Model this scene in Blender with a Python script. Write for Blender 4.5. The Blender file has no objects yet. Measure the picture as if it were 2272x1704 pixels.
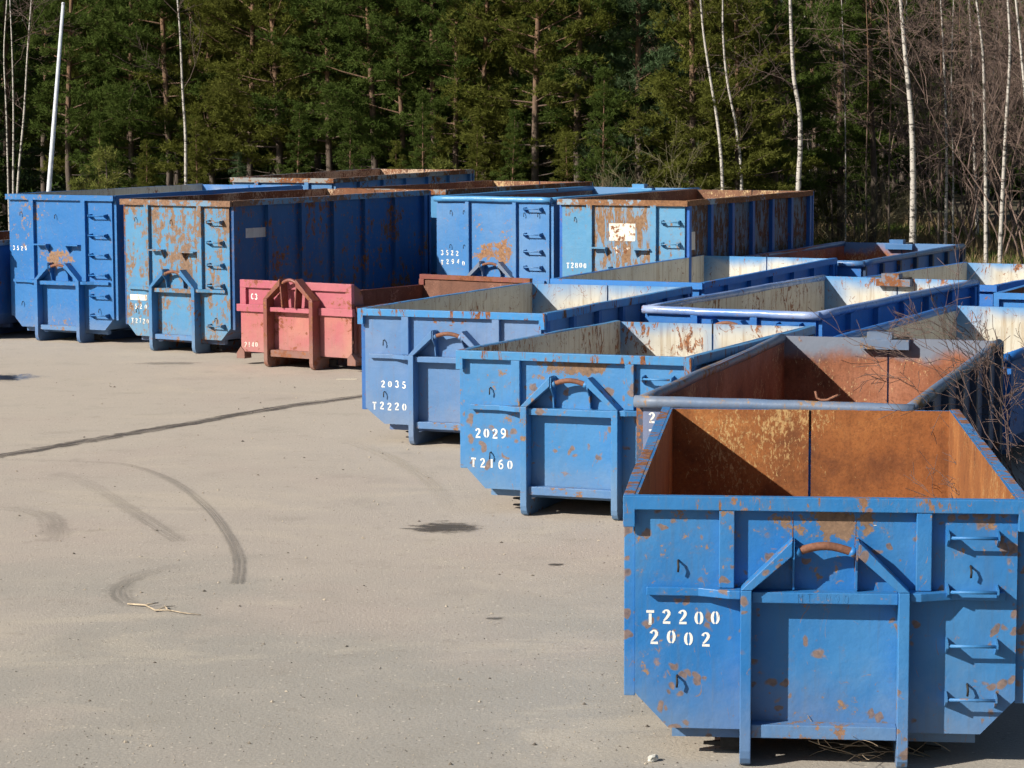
import bpy, bmesh, math, random
import numpy as np
from mathutils import Vector, Matrix

scene = bpy.context.scene
COL = scene.collection
R = math.radians

# ------------------------------------------------------------------ camera
cam_d = bpy.data.cameras.new('camera')
cam = bpy.data.objects.new('camera', cam_d)
COL.objects.link(cam)
cam_d.sensor_width = 36.0
cam_d.lens = 5556.4 / 2272 * 36.0
cam_d.clip_start = 0.5
cam_d.clip_end = 3000
cam.matrix_world = (Matrix.Translation((0, 0, 4.122)) @ Matrix.Rotation(math.pi/2 - 0.106, 4, 'X')
                    @ Matrix.Rotation(-0.003, 4, 'Z'))
scene.camera = cam

# ------------------------------------------------------------------ light
SUN_ELEV, SUN_AZ = 31.0, 60.0      # light travels towards 60 degrees right of +Y, so the sun stands behind left
world = bpy.data.worlds.new('World')
scene.world = world
world.use_nodes = True
wn = world.node_tree
wn.nodes.clear()
sky = wn.nodes.new('ShaderNodeTexSky')
sky.sky_type = 'NISHITA'
sky.sun_disc = False
sky.sun_elevation = R(SUN_ELEV)
sky.sun_rotation = R(SUN_AZ + 180)
sky.air_density = 1.0
sky.dust_density = 0.8
bg = wn.nodes.new('ShaderNodeBackground')
bg.inputs[1].default_value = 0.05
wo = wn.nodes.new('ShaderNodeOutputWorld')
wn.links.new(sky.outputs[0], bg.inputs[0])
wn.links.new(bg.outputs[0], wo.inputs[0])
sun_d = bpy.data.lights.new('sun', 'SUN')
sun_d.energy = 5.0
sun_d.angle = R(0.55)
sun_d.color = (1.0, 0.93, 0.82)
sun = bpy.data.objects.new('sun', sun_d)
COL.objects.link(sun)
az, el = R(SUN_AZ), R(SUN_ELEV)
trav = Vector((math.sin(az)*math.cos(el), math.cos(az)*math.cos(el), -math.sin(el)))
sun.rotation_euler = trav.to_track_quat('-Z', 'Y').to_euler()
scene.view_settings.view_transform = 'Standard'
scene.view_settings.look = 'None'
scene.view_settings.gamma = 1.0
scene.view_settings.use_curve_mapping = False
scene.view_settings.exposure = 0.5
scene.cycles.use_adaptive_sampling = True
scene.cycles.adaptive_threshold = 0.025
scene.cycles.caustics_reflective = False
scene.cycles.caustics_refractive = False
scene.cycles.use_light_tree = False
scene.cycles.max_bounces = 3
scene.cycles.diffuse_bounces = 3
scene.cycles.glossy_bounces = 2
scene.cycles.transmission_bounces = 3
scene.cycles.transparent_max_bounces = 6

# ------------------------------------------------------------------ helpers
def tag(o, label=None, cat=None, group=None, kind=None):
    if label: o['label'] = label
    if cat: o['category'] = cat
    if group: o['group'] = group
    if kind: o['kind'] = kind
    return o

def empty(name, loc=(0, 0, 0), rz=0.0):
    o = bpy.data.objects.new(name, None)
    COL.objects.link(o)
    o.location = loc
    o.rotation_euler = (0, 0, rz)
    o.empty_display_size = 0.2
    return o

def mkmesh(name, verts, faces, mats, idx=None, smooth=False):
    me = bpy.data.meshes.new(name)
    me.from_pydata([tuple(v) for v in verts], [], faces)
    if not isinstance(mats, (list, tuple)): mats = [mats]
    for m in mats: me.materials.append(m)
    if idx is not None: me.polygons.foreach_set('material_index', idx)
    if smooth: me.polygons.foreach_set('use_smooth', [True]*len(faces))
    me.update()
    return me

def link(name, me, parent=None, loc=None, bevel=0.0):
    o = bpy.data.objects.new(name, me)
    COL.objects.link(o)
    if parent is not None: o.parent = parent
    if loc is not None: o.location = loc
    if bevel:
        b = o.modifiers.new('bevel', 'BEVEL')
        b.width = bevel; b.segments = 2; b.limit_method = 'ANGLE'
    return o

class MB:
    """collects shapes into one mesh"""
    def __init__(s): s.v = []; s.f = []; s.m = []; s.sm = []
    def add(s, vs, fs, mi=0, smooth=False):
        o = len(s.v); s.v += [tuple(v) for v in vs]
        for k, f in enumerate(fs):
            s.f.append(tuple(i+o for i in f)); s.m.append(mi[k] if isinstance(mi, list) else mi); s.sm.append(smooth)
        return s
    def box(s, x0, x1, y0, y1, z0, z1, mi=0):
        vs = [(x, y, z) for z in (z0, z1) for y in (y0, y1) for x in (x0, x1)]
        # faces order: bottom, top, front(-y), back(+y), left(-x), right(+x)
        fs = [(0, 2, 3, 1), (4, 5, 7, 6), (0, 1, 5, 4), (2, 6, 7, 3), (0, 4, 6, 2), (1, 3, 7, 5)]
        return s.add(vs, fs, mi)
    def prism(s, pts, a, b, axis, mi=0):
        """closed polygon pts (two coords) extruded along axis from a to b"""
        def mk(p, t):
            return {'x': (t, p[0], p[1]), 'y': (p[0], t, p[1]), 'z': (p[0], p[1], t)}[axis]
        n = len(pts)
        area = sum(pts[i][0]*pts[(i+1) % n][1]-pts[(i+1) % n][0]*pts[i][1] for i in range(n))
        if area < 0: pts = pts[::-1]
        vs = [mk(p, a) for p in pts] + [mk(p, b) for p in pts]
        fs = [tuple(range(n)), tuple(range(2*n-1, n-1, -1))] + [(i, i+n, (i+1) % n+n, (i+1) % n) for i in range(n)]
        if axis == 'y': pass
        else: fs = [f[::-1] for f in fs]
        return s.add(vs, fs, mi)
    def tube(s, pts, r, n=8, caps=True, mi=0, smooth=True):
        P = [Vector(p) for p in pts]; rs = r if isinstance(r, (list, tuple)) else [r]*len(P)
        vs = []; fs = []; up = None
        for i, p in enumerate(P):
            d = (P[min(i+1, len(P)-1)] - P[max(i-1, 0)]).normalized()
            if up is None:
                up = Vector((0, 0, 1)) if abs(d.z) < .9 else Vector((1, 0, 0))
            a = d.cross(up).normalized(); b = a.cross(d).normalized(); up = b
            for k in range(n):
                t = 2*math.pi*k/n
                vs.append(p + (a*math.cos(t)+b*math.sin(t))*rs[i])
        for i in range(len(P)-1):
            for k in range(n):
                k2 = (k+1) % n
                fs.append((i*n+k, i*n+k2, (i+1)*n+k2, (i+1)*n+k))
        s.add(vs, fs, mi, smooth)
        if caps:
            o = len(s.v)-len(vs)
            s.f.append(tuple(o+k for k in range(n-1, -1, -1))); s.m.append(mi); s.sm.append(False)
            e = o+(len(P)-1)*n
            s.f.append(tuple(e+k for k in range(n))); s.m.append(mi); s.sm.append(False)
        return s
    def mesh(s, name, mats):
        me = mkmesh(name, s.v, s.f, mats, s.m)
        me.polygons.foreach_set('use_smooth', s.sm)
        return me
    def build(s, name, mats, parent=None, bevel=0.0, loc=None):
        return link(name, s.mesh(name, mats), parent, loc, bevel)

# ------------------------------------------------------------------ material helpers
class NT:
    def __init__(s, tree): s.t = tree
    def n(s, typ, **kw):
        nd = s.t.nodes.new(typ)
        for k, v in kw.items(): setattr(nd, k, v)
        return nd
    def l(s, a, b): s.t.links.new(a, b)
    def val(s, sock, v):
        if hasattr(v, 'is_output') or isinstance(v, bpy.types.NodeSocket): s.l(v, sock)
        else: sock.default_value = v
    def math(s, op, a, b=0.0, c=0.0, clamp=False):
        nd = s.n('ShaderNodeMath', operation=op); nd.use_clamp = clamp
        s.val(nd.inputs[0], a); s.val(nd.inputs[1], b); s.val(nd.inputs[2], c)
        return nd.outputs[0]
    def noise(s, vec, scale, detail=4.0, rough=.55, dist=0.0):
        nd = s.n('ShaderNodeTexNoise'); s.l(vec, nd.inputs['Vector'])
        s.val(nd.inputs['Scale'], scale); nd.inputs['Detail'].default_value = detail
        nd.inputs['Roughness'].default_value = rough; nd.inputs['Distortion'].default_value = dist
        return nd.outputs['Fac']
    def scale(s, vec, xyz):
        nd = s.n('ShaderNodeVectorMath', operation='MULTIPLY'); s.l(vec, nd.inputs[0]); nd.inputs[1].default_value = xyz
        return nd.outputs[0]
    def add(s, vec, b):
        nd = s.n('ShaderNodeVectorMath', operation='ADD'); s.l(vec, nd.inputs[0]); s.val(nd.inputs[1], b)
        return nd.outputs[0]
    def step(s, x, lo, hi):
        nd = s.n('ShaderNodeMapRange'); nd.interpolation_type = 'SMOOTHSTEP'
        s.val(nd.inputs[0], x); s.val(nd.inputs[1], lo); s.val(nd.inputs[2], hi)
        nd.inputs[3].default_value = 0; nd.inputs[4].default_value = 1
        return nd.outputs[0]
    def mix(s, f, a, b):
        nd = s.n('ShaderNodeMix', data_type='RGBA')
        s.val(nd.inputs[0], f)
        for sk, v in ((nd.inputs[6], a), (nd.inputs[7], b)):
            if isinstance(v, (tuple, list)): sk.default_value = (*v[:3], 1)
            else: s.val(sk, v)
        return nd.outputs[2]
    def sep(s, vec):
        nd = s.n('ShaderNodeSeparateXYZ'); s.l(vec, nd.inputs[0]); return nd.outputs
    def bump(s, h, strength, dist=.01):
        nd = s.n('ShaderNodeBump'); s.val(nd.inputs['Height'], h)
        nd.inputs['Strength'].default_value = strength; nd.inputs['Distance'].default_value = dist
        return nd.outputs[0]

def newmat(name):
    m = bpy.data.materials.new(name); m.use_nodes = True
    t = m.node_tree; t.nodes.clear()
    nt = NT(t)
    out = nt.n('ShaderNodeOutputMaterial'); b = nt.n('ShaderNodeBsdfPrincipled')
    nt.l(b.outputs[0], out.inputs[0])
    return m, nt, b, out

RUST_DK = (.055, .022, .012); RUST_MD = (.19, .072, .03); RUST_LT = (.33, .15, .06)

def painted(name, col, fade=None, rust=.35, spots=.3, streak=0.0, rimz=None, drip=0.0, seed=0.0,
            rust_cols=(RUST_DK, RUST_MD, RUST_LT), rough=.42, fadeamt=.5, dirt=.35, chipscale=11.0, spotscale=10.0, hook=0.0, hookz=1.57, hookr=(.42, .15)):
    """weathered paint on steel: blotchy fading, rust patches with stained halo, round spots, scratches, drips under the rim"""
    m, nt, b, out = newmat(name)
    tc = nt.n('ShaderNodeTexCoord')
    v = nt.add(tc.outputs['Object'], (seed*3.17, seed*1.31+2, seed*2.07))
    zz = nt.sep(tc.outputs['Object'])[2]
    fade = fade or tuple(min(1, c*1.15+.03) for c in col)
    # paint colour
    f1 = nt.step(nt.noise(v, .9, 3, .6), .35, .7)
    c = nt.mix(nt.math('MULTIPLY', f1, fadeamt), col, fade)
    f2 = nt.noise(nt.scale(v, (5, 5, .7)), 1.0, 3, .65)
    c = nt.mix(nt.math('MULTIPLY', nt.step(f2, .5, .8), dirt), c, tuple(x*.62+.02 for x in fade))
    f3 = nt.noise(v, 3.0, 4, .7)
    c = nt.mix(nt.math('MULTIPLY', nt.step(f3, .3, .75), .28), c, tuple(x*.8 for x in col))
    gr = nt.noise(nt.scale(v, (34, 34, 1.6)), 1.0, 2, .6)
    c = nt.mix(nt.math('MULTIPLY', nt.step(gr, .52, .74), dirt*.8), c, tuple(x*.5+.035 for x in fade))
    dust = nt.math('MULTIPLY', nt.step(nt.math('ADD', zz, nt.math('MULTIPLY', nt.math('SUBTRACT', f3, .5), .9)), .75, .1), .30)
    c = nt.mix(dust, c, (.27, .25, .21))
    # rust patches
    big = nt.noise(v, 1.15, 3, .6)
    fine = nt.noise(v, chipscale, 5, .7)
    r = nt.math('ADD', nt.math('MULTIPLY', big, .5), nt.math('MULTIPLY', fine, .5))
    if streak > 0:
        st = nt.noise(nt.scale(v, (10, 10, 2.2)), 1.0, 5, .72, .6)
        r = nt.math('ADD', nt.math('MULTIPLY', r, 1-streak), nt.math('MULTIPLY', st, streak))
    if rimz is not None and drip > 0:
        near = nt.step(zz, rimz-.75, rimz+.02)
        dr = nt.noise(nt.scale(v, (16, 16, .9)), 1.0, 3, .7)
        r = nt.math('ADD', r, nt.math('MULTIPLY', nt.math('MULTIPLY', near, near), nt.math('MULTIPLY', dr, drip)))
    if hook > 0:      # bare steel where the truck's hook knocks against the plate
        xx = nt.math('DIVIDE', nt.sep(tc.outputs['Object'])[0], hookr[0]); zh = nt.math('DIVIDE', nt.math('SUBTRACT', zz, hookz), hookr[1])
        d2 = nt.math('ADD', nt.math('MULTIPLY', xx, xx), nt.math('MULTIPLY', zh, zh))
        r = nt.math('ADD', r, nt.math('MULTIPLY', nt.step(d2, 1.3, 0.0), hook))
    thr = .662 - rust*.255
    mask = nt.step(r, thr, thr+.022)
    halo = nt.step(r, thr-.05, thr+.01)
    # round impact spots
    vo = nt.n('ShaderNodeTexVoronoi'); vd = nt.n('ShaderNodeVectorMath', operation='ADD')
    nt.l(v, vd.inputs[0])
    wob = nt.n('ShaderNodeTexNoise'); nt.l(v, wob.inputs['Vector']); wob.inputs['Scale'].default_value = 7; wob.inputs['Detail'].default_value = 2
    ws = nt.n('ShaderNodeVectorMath', operation='SCALE'); nt.l(wob.outputs['Color'], ws.inputs[0]); ws.inputs['Scale'].default_value = .17
    nt.l(ws.outputs[0], vd.inputs[1]); nt.l(vd.outputs[0], vo.inputs['Vector']); vo.inputs['Scale'].default_value = spotscale
    cellr = nt.n('ShaderNodeSeparateColor'); nt.l(vo.outputs['Color'], cellr.inputs[0])
    zone = nt.step(nt.noise(v, 1.7, 2, .5), .43, .56)
    rad = nt.math('MULTIPLY', nt.math('MULTIPLY', nt.math('SUBTRACT', cellr.outputs[0], 1-spots), 1.0), zone)
    sp = nt.step(nt.math('SUBTRACT', rad, nt.math('ADD', vo.outputs['Distance'], nt.math('MULTIPLY', nt.math('SUBTRACT', fine, .5), .5))), -.05, .14)
    mask = nt.math('MAXIMUM', mask, nt.math('MULTIPLY', sp, .85))
    halo = nt.math('MAXIMUM', halo, nt.step(nt.math('SUBTRACT', rad, vo.outputs['Distance']), -.06, .05))
    ln = nt.noise(nt.add(nt.scale(v, (2.6, 2.6, 1.5)), (7, 3, 1)), 1.0, 2, .5, 1.5)
    scr = nt.math('MULTIPLY', nt.step(nt.math('ABSOLUTE', nt.math('SUBTRACT', ln, .5)), .007, .002), nt.step(fine, .50, .60))
    mask = nt.math('MAXIMUM', mask, nt.math('MULTIPLY', scr, .7))
    rn = nt.noise(v, 22, 3, .7)
    rc = nt.mix(nt.step(rn, .3, .52), rust_cols[0], rust_cols[1])
    rc = nt.mix(nt.step(rn, .5, .75), rc, rust_cols[2])
    c = nt.mix(nt.math('MULTIPLY', halo, .42), c, tuple(x*.55+y*.6 for x, y in zip(fade, (.10, .06, .03))))
    c = nt.mix(mask, c, rc)
    nt.l(c, b.inputs['Base Color'])
    nt.l(nt.math('ADD', nt.math('MULTIPLY', mask, .9-rough), nt.math('ADD', rough, nt.math('MULTIPLY', f3, .12))), b.inputs['Roughness'])
    nt.l(nt.bump(nt.noise(v, 2.6, 5, .62), .5, .03), b.inputs['Normal'])
    b.inputs['Specular IOR Level'].default_value = .4
    return m

def rust_plate(name, cols, flake=(.62, .46, .24), flakeamt=.3, over=None, rimz=1.6, seed=0.0, blue=(.03, .12, .3), rear=None):
    """bare rusty steel with flaky light patches and, near the rim, blue overspray"""
    m, nt, b, out = newmat(name)
    tc = nt.n('ShaderNodeTexCoord')
    v = nt.add(tc.outputs['Object'], (seed*2.7, seed*1.9, seed*3.3))
    zz = nt.sep(tc.outputs['Object'])[2]
    big = nt.noise(v, 1.6, 5, .64)
    c = nt.mix(nt.step(big, .3, .5), cols[0], cols[1])
    c = nt.mix(nt.step(big, .48, .72), c, cols[2])
    st = nt.noise(nt.scale(v, (14, 14, .8)), 1, 3, .65)
    c = nt.mix(nt.math('MULTIPLY', nt.step(st, .5, .75), .45), c, tuple(x*.55 for x in cols[1]))
    fl = nt.noise(nt.scale(v, (34, 34, 15)), 1.0, 4, .76, .8)
    zone = nt.noise(v, 1.1, 3, .6)
    g = nt.step(nt.math('ADD', nt.math('MULTIPLY', fl, .7), nt.math('MULTIPLY', zone, .5)), .68-flakeamt*.22, .75-flakeamt*.22)
    c = nt.mix(nt.math('MULTIPLY', g, .85), c, flake)
    fn = nt.noise(v, 45, 2, .7)
    c = nt.mix(nt.math('MULTIPLY', nt.step(fn, .4, .7), .35), c, tuple(x*.5 for x in cols[0]))
    if over:
        band = nt.step(nt.math('ADD', zz, nt.math('MULTIPLY', nt.math('SUBTRACT', nt.noise(v, 2.3, 4, .6), .5), .55)), rimz-over, rimz-over*.35)
        scr = nt.step(nt.noise(v, 9, 8, .7), .62, .7)
        band = nt.math('MULTIPLY', band, nt.math('SUBTRACT', 1.0, nt.math('MULTIPLY', scr, .8)))
        if rear: band = nt.math('MULTIPLY', band, nt.math('ADD', .12, nt.math('MULTIPLY', nt.step(nt.sep(tc.outputs['Object'])[1], rear-.05, rear-.01), .88)))
        c = nt.mix(band, c, blue)
    nt.l(c, b.inputs['Base Color'])
    b.inputs['Roughness'].default_value = .78
    nt.l(nt.bump(nt.noise(v, 2.4, 5, .65), .5, .03), b.inputs['Normal'])
    return m

def cream_plate(name, rimz, over=.35, rust=.3, seed=0.0, blue=(.055, .23, .50), cream=(.58, .555, .48), rear=6.0):
    """cream-painted inside with blue overspray below the rim and rusty scrapes"""
    m, nt, b, out = newmat(name)
    tc = nt.n('ShaderNodeTexCoord')
    v = nt.add(tc.outputs['Object'], (seed*2.1+1, seed*1.7, seed*2.9))
    zz = nt.sep(tc.outputs['Object'])[2]
    c = nt.mix(nt.step(nt.noise(v, 1.5, 5, .6), .3, .75), cream, tuple(x*.82 for x in cream))
    st = nt.noise(nt.scale(v, (12, 12, .7)), 1, 5, .7)
    c = nt.mix(nt.math('MULTIPLY', nt.step(st, .47, .72), .75), c, (.30, .205, .11))
    c = nt.mix(nt.math('MULTIPLY', nt.step(nt.noise(v, .8, 4, .65), .5, .7), .45), c, (.38, .34, .25))
    xyz = nt.sep(tc.outputs['Object'])
    wob = nt.math('MULTIPLY', nt.math('SUBTRACT', nt.noise(v, 1.1, 3, .5), .5), .7)
    onrear = nt.step(xyz[1], rear-.02, rear)
    top = nt.step(nt.math('ADD', zz, nt.math('MULTIPLY', wob, .6)), rimz-over*.75, rimz+over*.12)
    corner = nt.math('MULTIPLY', nt.step(nt.math('ADD', xyz[0], nt.math('ADD', wob, nt.math('MULTIPLY', nt.math('SUBTRACT', rimz, zz), .5))), -.35, -1.2), .95)
    cen = nt.step(nt.math('ABSOLUTE', nt.math('ADD', xyz[0], .02)), .16, .03)
    band = nt.math('MULTIPLY', onrear, nt.math('MAXIMUM', nt.math('MAXIMUM', top, corner), nt.math('MULTIPLY', cen, .4)))
    side = nt.math('MULTIPLY', nt.math('SUBTRACT', 1.0, onrear), nt.step(nt.math('ADD', zz, nt.math('MULTIPLY', wob, .3)), rimz-.16, rimz+.02))
    c = nt.mix(nt.math('ADD', band, nt.math('MULTIPLY', side, .12)), c, blue)
    sc = nt.noise(nt.scale(v, (9, 9, 3.5)), 1.0, 5, .74, 1.4)
    zo = nt.noise(v, 1.3, 3, .6)
    r = nt.math('ADD', nt.math('MULTIPLY', sc, .65), nt.math('MULTIPLY', zo, .35))
    th = .645-rust*.17
    mask = nt.step(r, th, th+.025)
    ln = nt.noise(nt.scale(v, (2.2, 2.2, 1.7)), 1.0, 2, .5, 2.0)
    scr = nt.math('MULTIPLY', nt.step(nt.math('ABSOLUTE', nt.math('SUBTRACT', ln, .5)), .009, .003), nt.step(sc, .44, .54))
    mask = nt.math('MAXIMUM', mask, nt.math('MULTIPLY', scr, .85))
    rn = nt.noise(v, 25, 2, .7)
    c = nt.mix(mask, c, nt.mix(nt.step(rn, .35, .65), (.10, .035, .016), (.30, .12, .045)))
    nt.l(c, b.inputs['Base Color'])
    b.inputs['Roughness'].default_value = .6
    nt.l(nt.bump(nt.noise(v, 2.2, 3, .6), .4, .03), b.inputs['Normal'])
    return m

def simple(name, col, rough=.7, var=.25, scale=8.0, spec=.3, bump=.2, obj_rand=0.0):
    m, nt, b, out = newmat(name)
    tc = nt.n('ShaderNodeTexCoord')
    n = nt.noise(tc.outputs['Object'], scale, 3, .65)
    c = nt.mix(nt.step(n, .3, .7), tuple(x*(1-var) for x in col), tuple(min(1, x*(1+var)) for x in col))
    nt.l(c, b.inputs['Base Color']); b.inputs['Roughness'].default_value = rough
    b.inputs['Specular IOR Level'].default_value = spec
    if bump: nt.l(nt.bump(n, bump, .01), b.inputs['Normal'])
    return m

M_HOOK = rust_plate('rusty_bar', ((.10, .045, .03), (.2, .085, .05), (.3, .13, .075)), flakeamt=0, seed=4)
M_DARK = simple('dark_steel', (.03, .028, .027), .7, .4, 12)
M_STENCIL = painted('stencil_white', (.78, .78, .74), fade=(.7, .7, .66), rust=.2, spots=0, seed=9, fadeamt=.4, dirt=.1, rough=.6)
M_STENCIL_WORN = painted('stencil_white_worn', (.75, .74, .68), fade=(.66, .64, .56), rust=.55, spots=0, seed=5, streak=.4, fadeamt=.5, dirt=.3, rough=.6)
M_LABEL = painted('label_white', (.62, .60, .56), fade=(.5, .48, .44), rust=.22, spots=0, seed=3, streak=.3, rough=.6)
M_STICKER = painted('torn_sticker', (.80, .76, .66), fade=(.72, .66, .54), rust=.56, spots=0, seed=7, streak=.25, rough=.6)
M_SCRATCH = simple('weld_bead', (.05, .2, .45), .5, .3)

# ------------------------------------------------------------------ stencil lettering
def arc(cx, cy, rx, ry, a0, a1, n=9):
    return [(cx+rx*math.cos(R(a0+(a1-a0)*i/(n-1))), cy+ry*math.sin(R(a0+(a1-a0)*i/(n-1)))) for i in range(n)]
def taper(n, w0, w1): return [w0+(w1-w0)*math.sin(math.pi*i/(n-1)) for i in range(n)]
GL = {
 '0': [(arc(.30, .5, .21, .42, 102, 258), taper(9, .07, .19)), (arc(.30, .5, .21, .42, 78, -78), taper(9, .07, .19))],
 '1': [([(.30, .04), (.30, .96)], [.19, .19])],
 '2': [(arc(.29, .70, .20, .22, 175, -15, 8)+[(.36, .45), (.20, .27), (.10, .20)], [.20, .14, .10, .10, .13, .17, .19, .19, .17, .12, .08]), ([(.05, .07), (.58, .07)], [.15, .15])],
 '3': [(arc(.27, .72, .20, .21, 165, -70, 9), taper(9, .12, .17)), (arc(.27, .28, .23, .23, 70, -165, 9), taper(9, .10, .18))],
 '4': [([(.42, .04), (.42, .96)], [.17, .17]), ([(.36, .90), (.06, .34)], [.10, .10]), ([(.04, .27), (.56, .27)], [.12, .12])],
 '5': [([(.12, .90), (.52, .90)], [.14, .14]), ([(.14, .80), (.13, .52)], [.12, .12]), (arc(.27, .30, .24, .26, 120, -160, 10), taper(10, .10, .19))],
 '6': [([(.50, .90), (.36, .90), (.22, .80), (.13, .62), (.10, .42)], [.12, .14, .16, .18, .18]), (arc(.31, .29, .22, .25, 0, 360, 18), [.13]*18)],
 '7': [([(.06, .90), (.54, .90)], [.15, .15]), ([(.50, .78), (.36, .45), (.28, .04)], [.12, .15, .18])],
 '8': [(arc(.30, .72, .18, .20, 100, 260, 8), taper(8, .07, .16)), (arc(.30, .72, .18, .20, 80, -80, 8), taper(8, .07, .16)),
       (arc(.30, .27, .21, .23, 100, 260, 8), taper(8, .07, .18)), (arc(.30, .27, .21, .23, 80, -80, 8), taper(8, .07, .18))],
 '9': [([(.10, .10), (.24, .10), (.38, .20), (.47, .38), (.50, .58)], [.12, .14, .16, .18, .18]), (arc(.29, .71, .22, .25, 0, 360, 18), [.13]*18)],
 'T': [([(.30, .04), (.30, .76)], [.18, .18]), ([(.02, .90), (.58, .90)], [.16, .16]), ([(.18, .04), (.42, .04)], [.07, .07])],
 'C': [(arc(.34, .5, .24, .42, 50, 310, 12), taper(12, .12, .19))],
 'M': [([(.06, 0), (.06, 1), (.3, .45), (.54, 1), (.54, 0)], [.05]*5)],
 't': [([(.3, 0), (.3, 1)], [.05]*2), ([(0, 1), (.6, 1)], [.05]*2)],
 '-': [([(.12, .5), (.5, .5)], [.06]*2)],
}
THIN = {'o': [(arc(.3, .5, .24, .48, 0, 360, 14), [.05]*14)], 'n': [(arc(.3, .7, .22, .28, 0, 360, 12), [.05]*12), ([(.52, .7), (.5, .3), (.3, .02)], [.05]*3)]}
GL.update(THIN)
def stencil(text, x0, x1, zc, h, y, mat, parent, name='stencil_character', rot=0.0, jit=.012, seed=1):
    """flat painted characters 1.5 mm proud of the plate at y, spread from x0 to x1"""
    rnd = random.Random(seed); n = len(text)
    pitch = (x1-x0-.6*h*.95)/(max(1, n-1))
    for i, ch in enumerate(text):
        if ch == ' ': continue
        mb = MB()
        ox = x0+pitch*i; oz = zc-h/2+rnd.uniform(-jit, jit)*.5
        sc = h*.95
        for pts, ws in GL[ch]:
            L = []; Rr = []
            for k, p in enumerate(pts):
                a = pts[max(k-1, 0)]; q = pts[min(k+1, len(pts)-1)]
                dx, dz = q[0]-a[0], q[1]-a[1]; d = math.hypot(dx, dz) or 1
                nx, nz = -dz/d, dx/d; w = ws[k]*.57
                L.append((ox+(p[0]+nx*w)*sc, oz+(p[1]+nz*w)*h)); Rr.append((ox+(p[0]-nx*w)*sc, oz+(p[1]-nz*w)*h))
            m = len(pts)
            vs = [(p[0], y-.0018, p[1]) for p in L] + [(p[0], y-.0018, p[1]) for p in Rr]
            mb.add(vs, [(k, k+1, m+k+1, m+k) for k in range(m-1)])
        mb.build(name, mat, parent)

# ------------------------------------------------------------------ containers
HW, WR = 1.206, 1.28
def bow(rb, n):
    """smooth random knocks along a rim: n+1 (sideways, vertical) offsets, zero at the ends"""
    a, b, c, d = (rb.uniform(-1, 1) for _ in range(4))
    o = []
    for k in range(n+1):
        t = k/n
        o.append((.010*a*math.sin(math.pi*t)+.007*b*math.sin(3*math.pi*t)+.003*rb.uniform(-1, 1)*(0 < k < n),
                  .007*c*math.sin(math.pi*t)+.005*d*math.sin(4*math.pi*t)+.003*rb.uniform(-1, 1)*(0 < k < n)))
    return o
def sweep(mb, sec):
    """box-like beam through a list of four-corner sections"""
    vs = [p for q in sec for p in q]; n = len(sec); fs = []
    for i in range(n-1):
        for k in range(4):
            k2 = (k+1) % 4
            fs.append((i*4+k, i*4+k2, (i+1)*4+k2, (i+1)*4+k))
    fs += [(3, 2, 1, 0), tuple(range((n-1)*4, n*4))]
    mb.add(vs, fs); return mb
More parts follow.
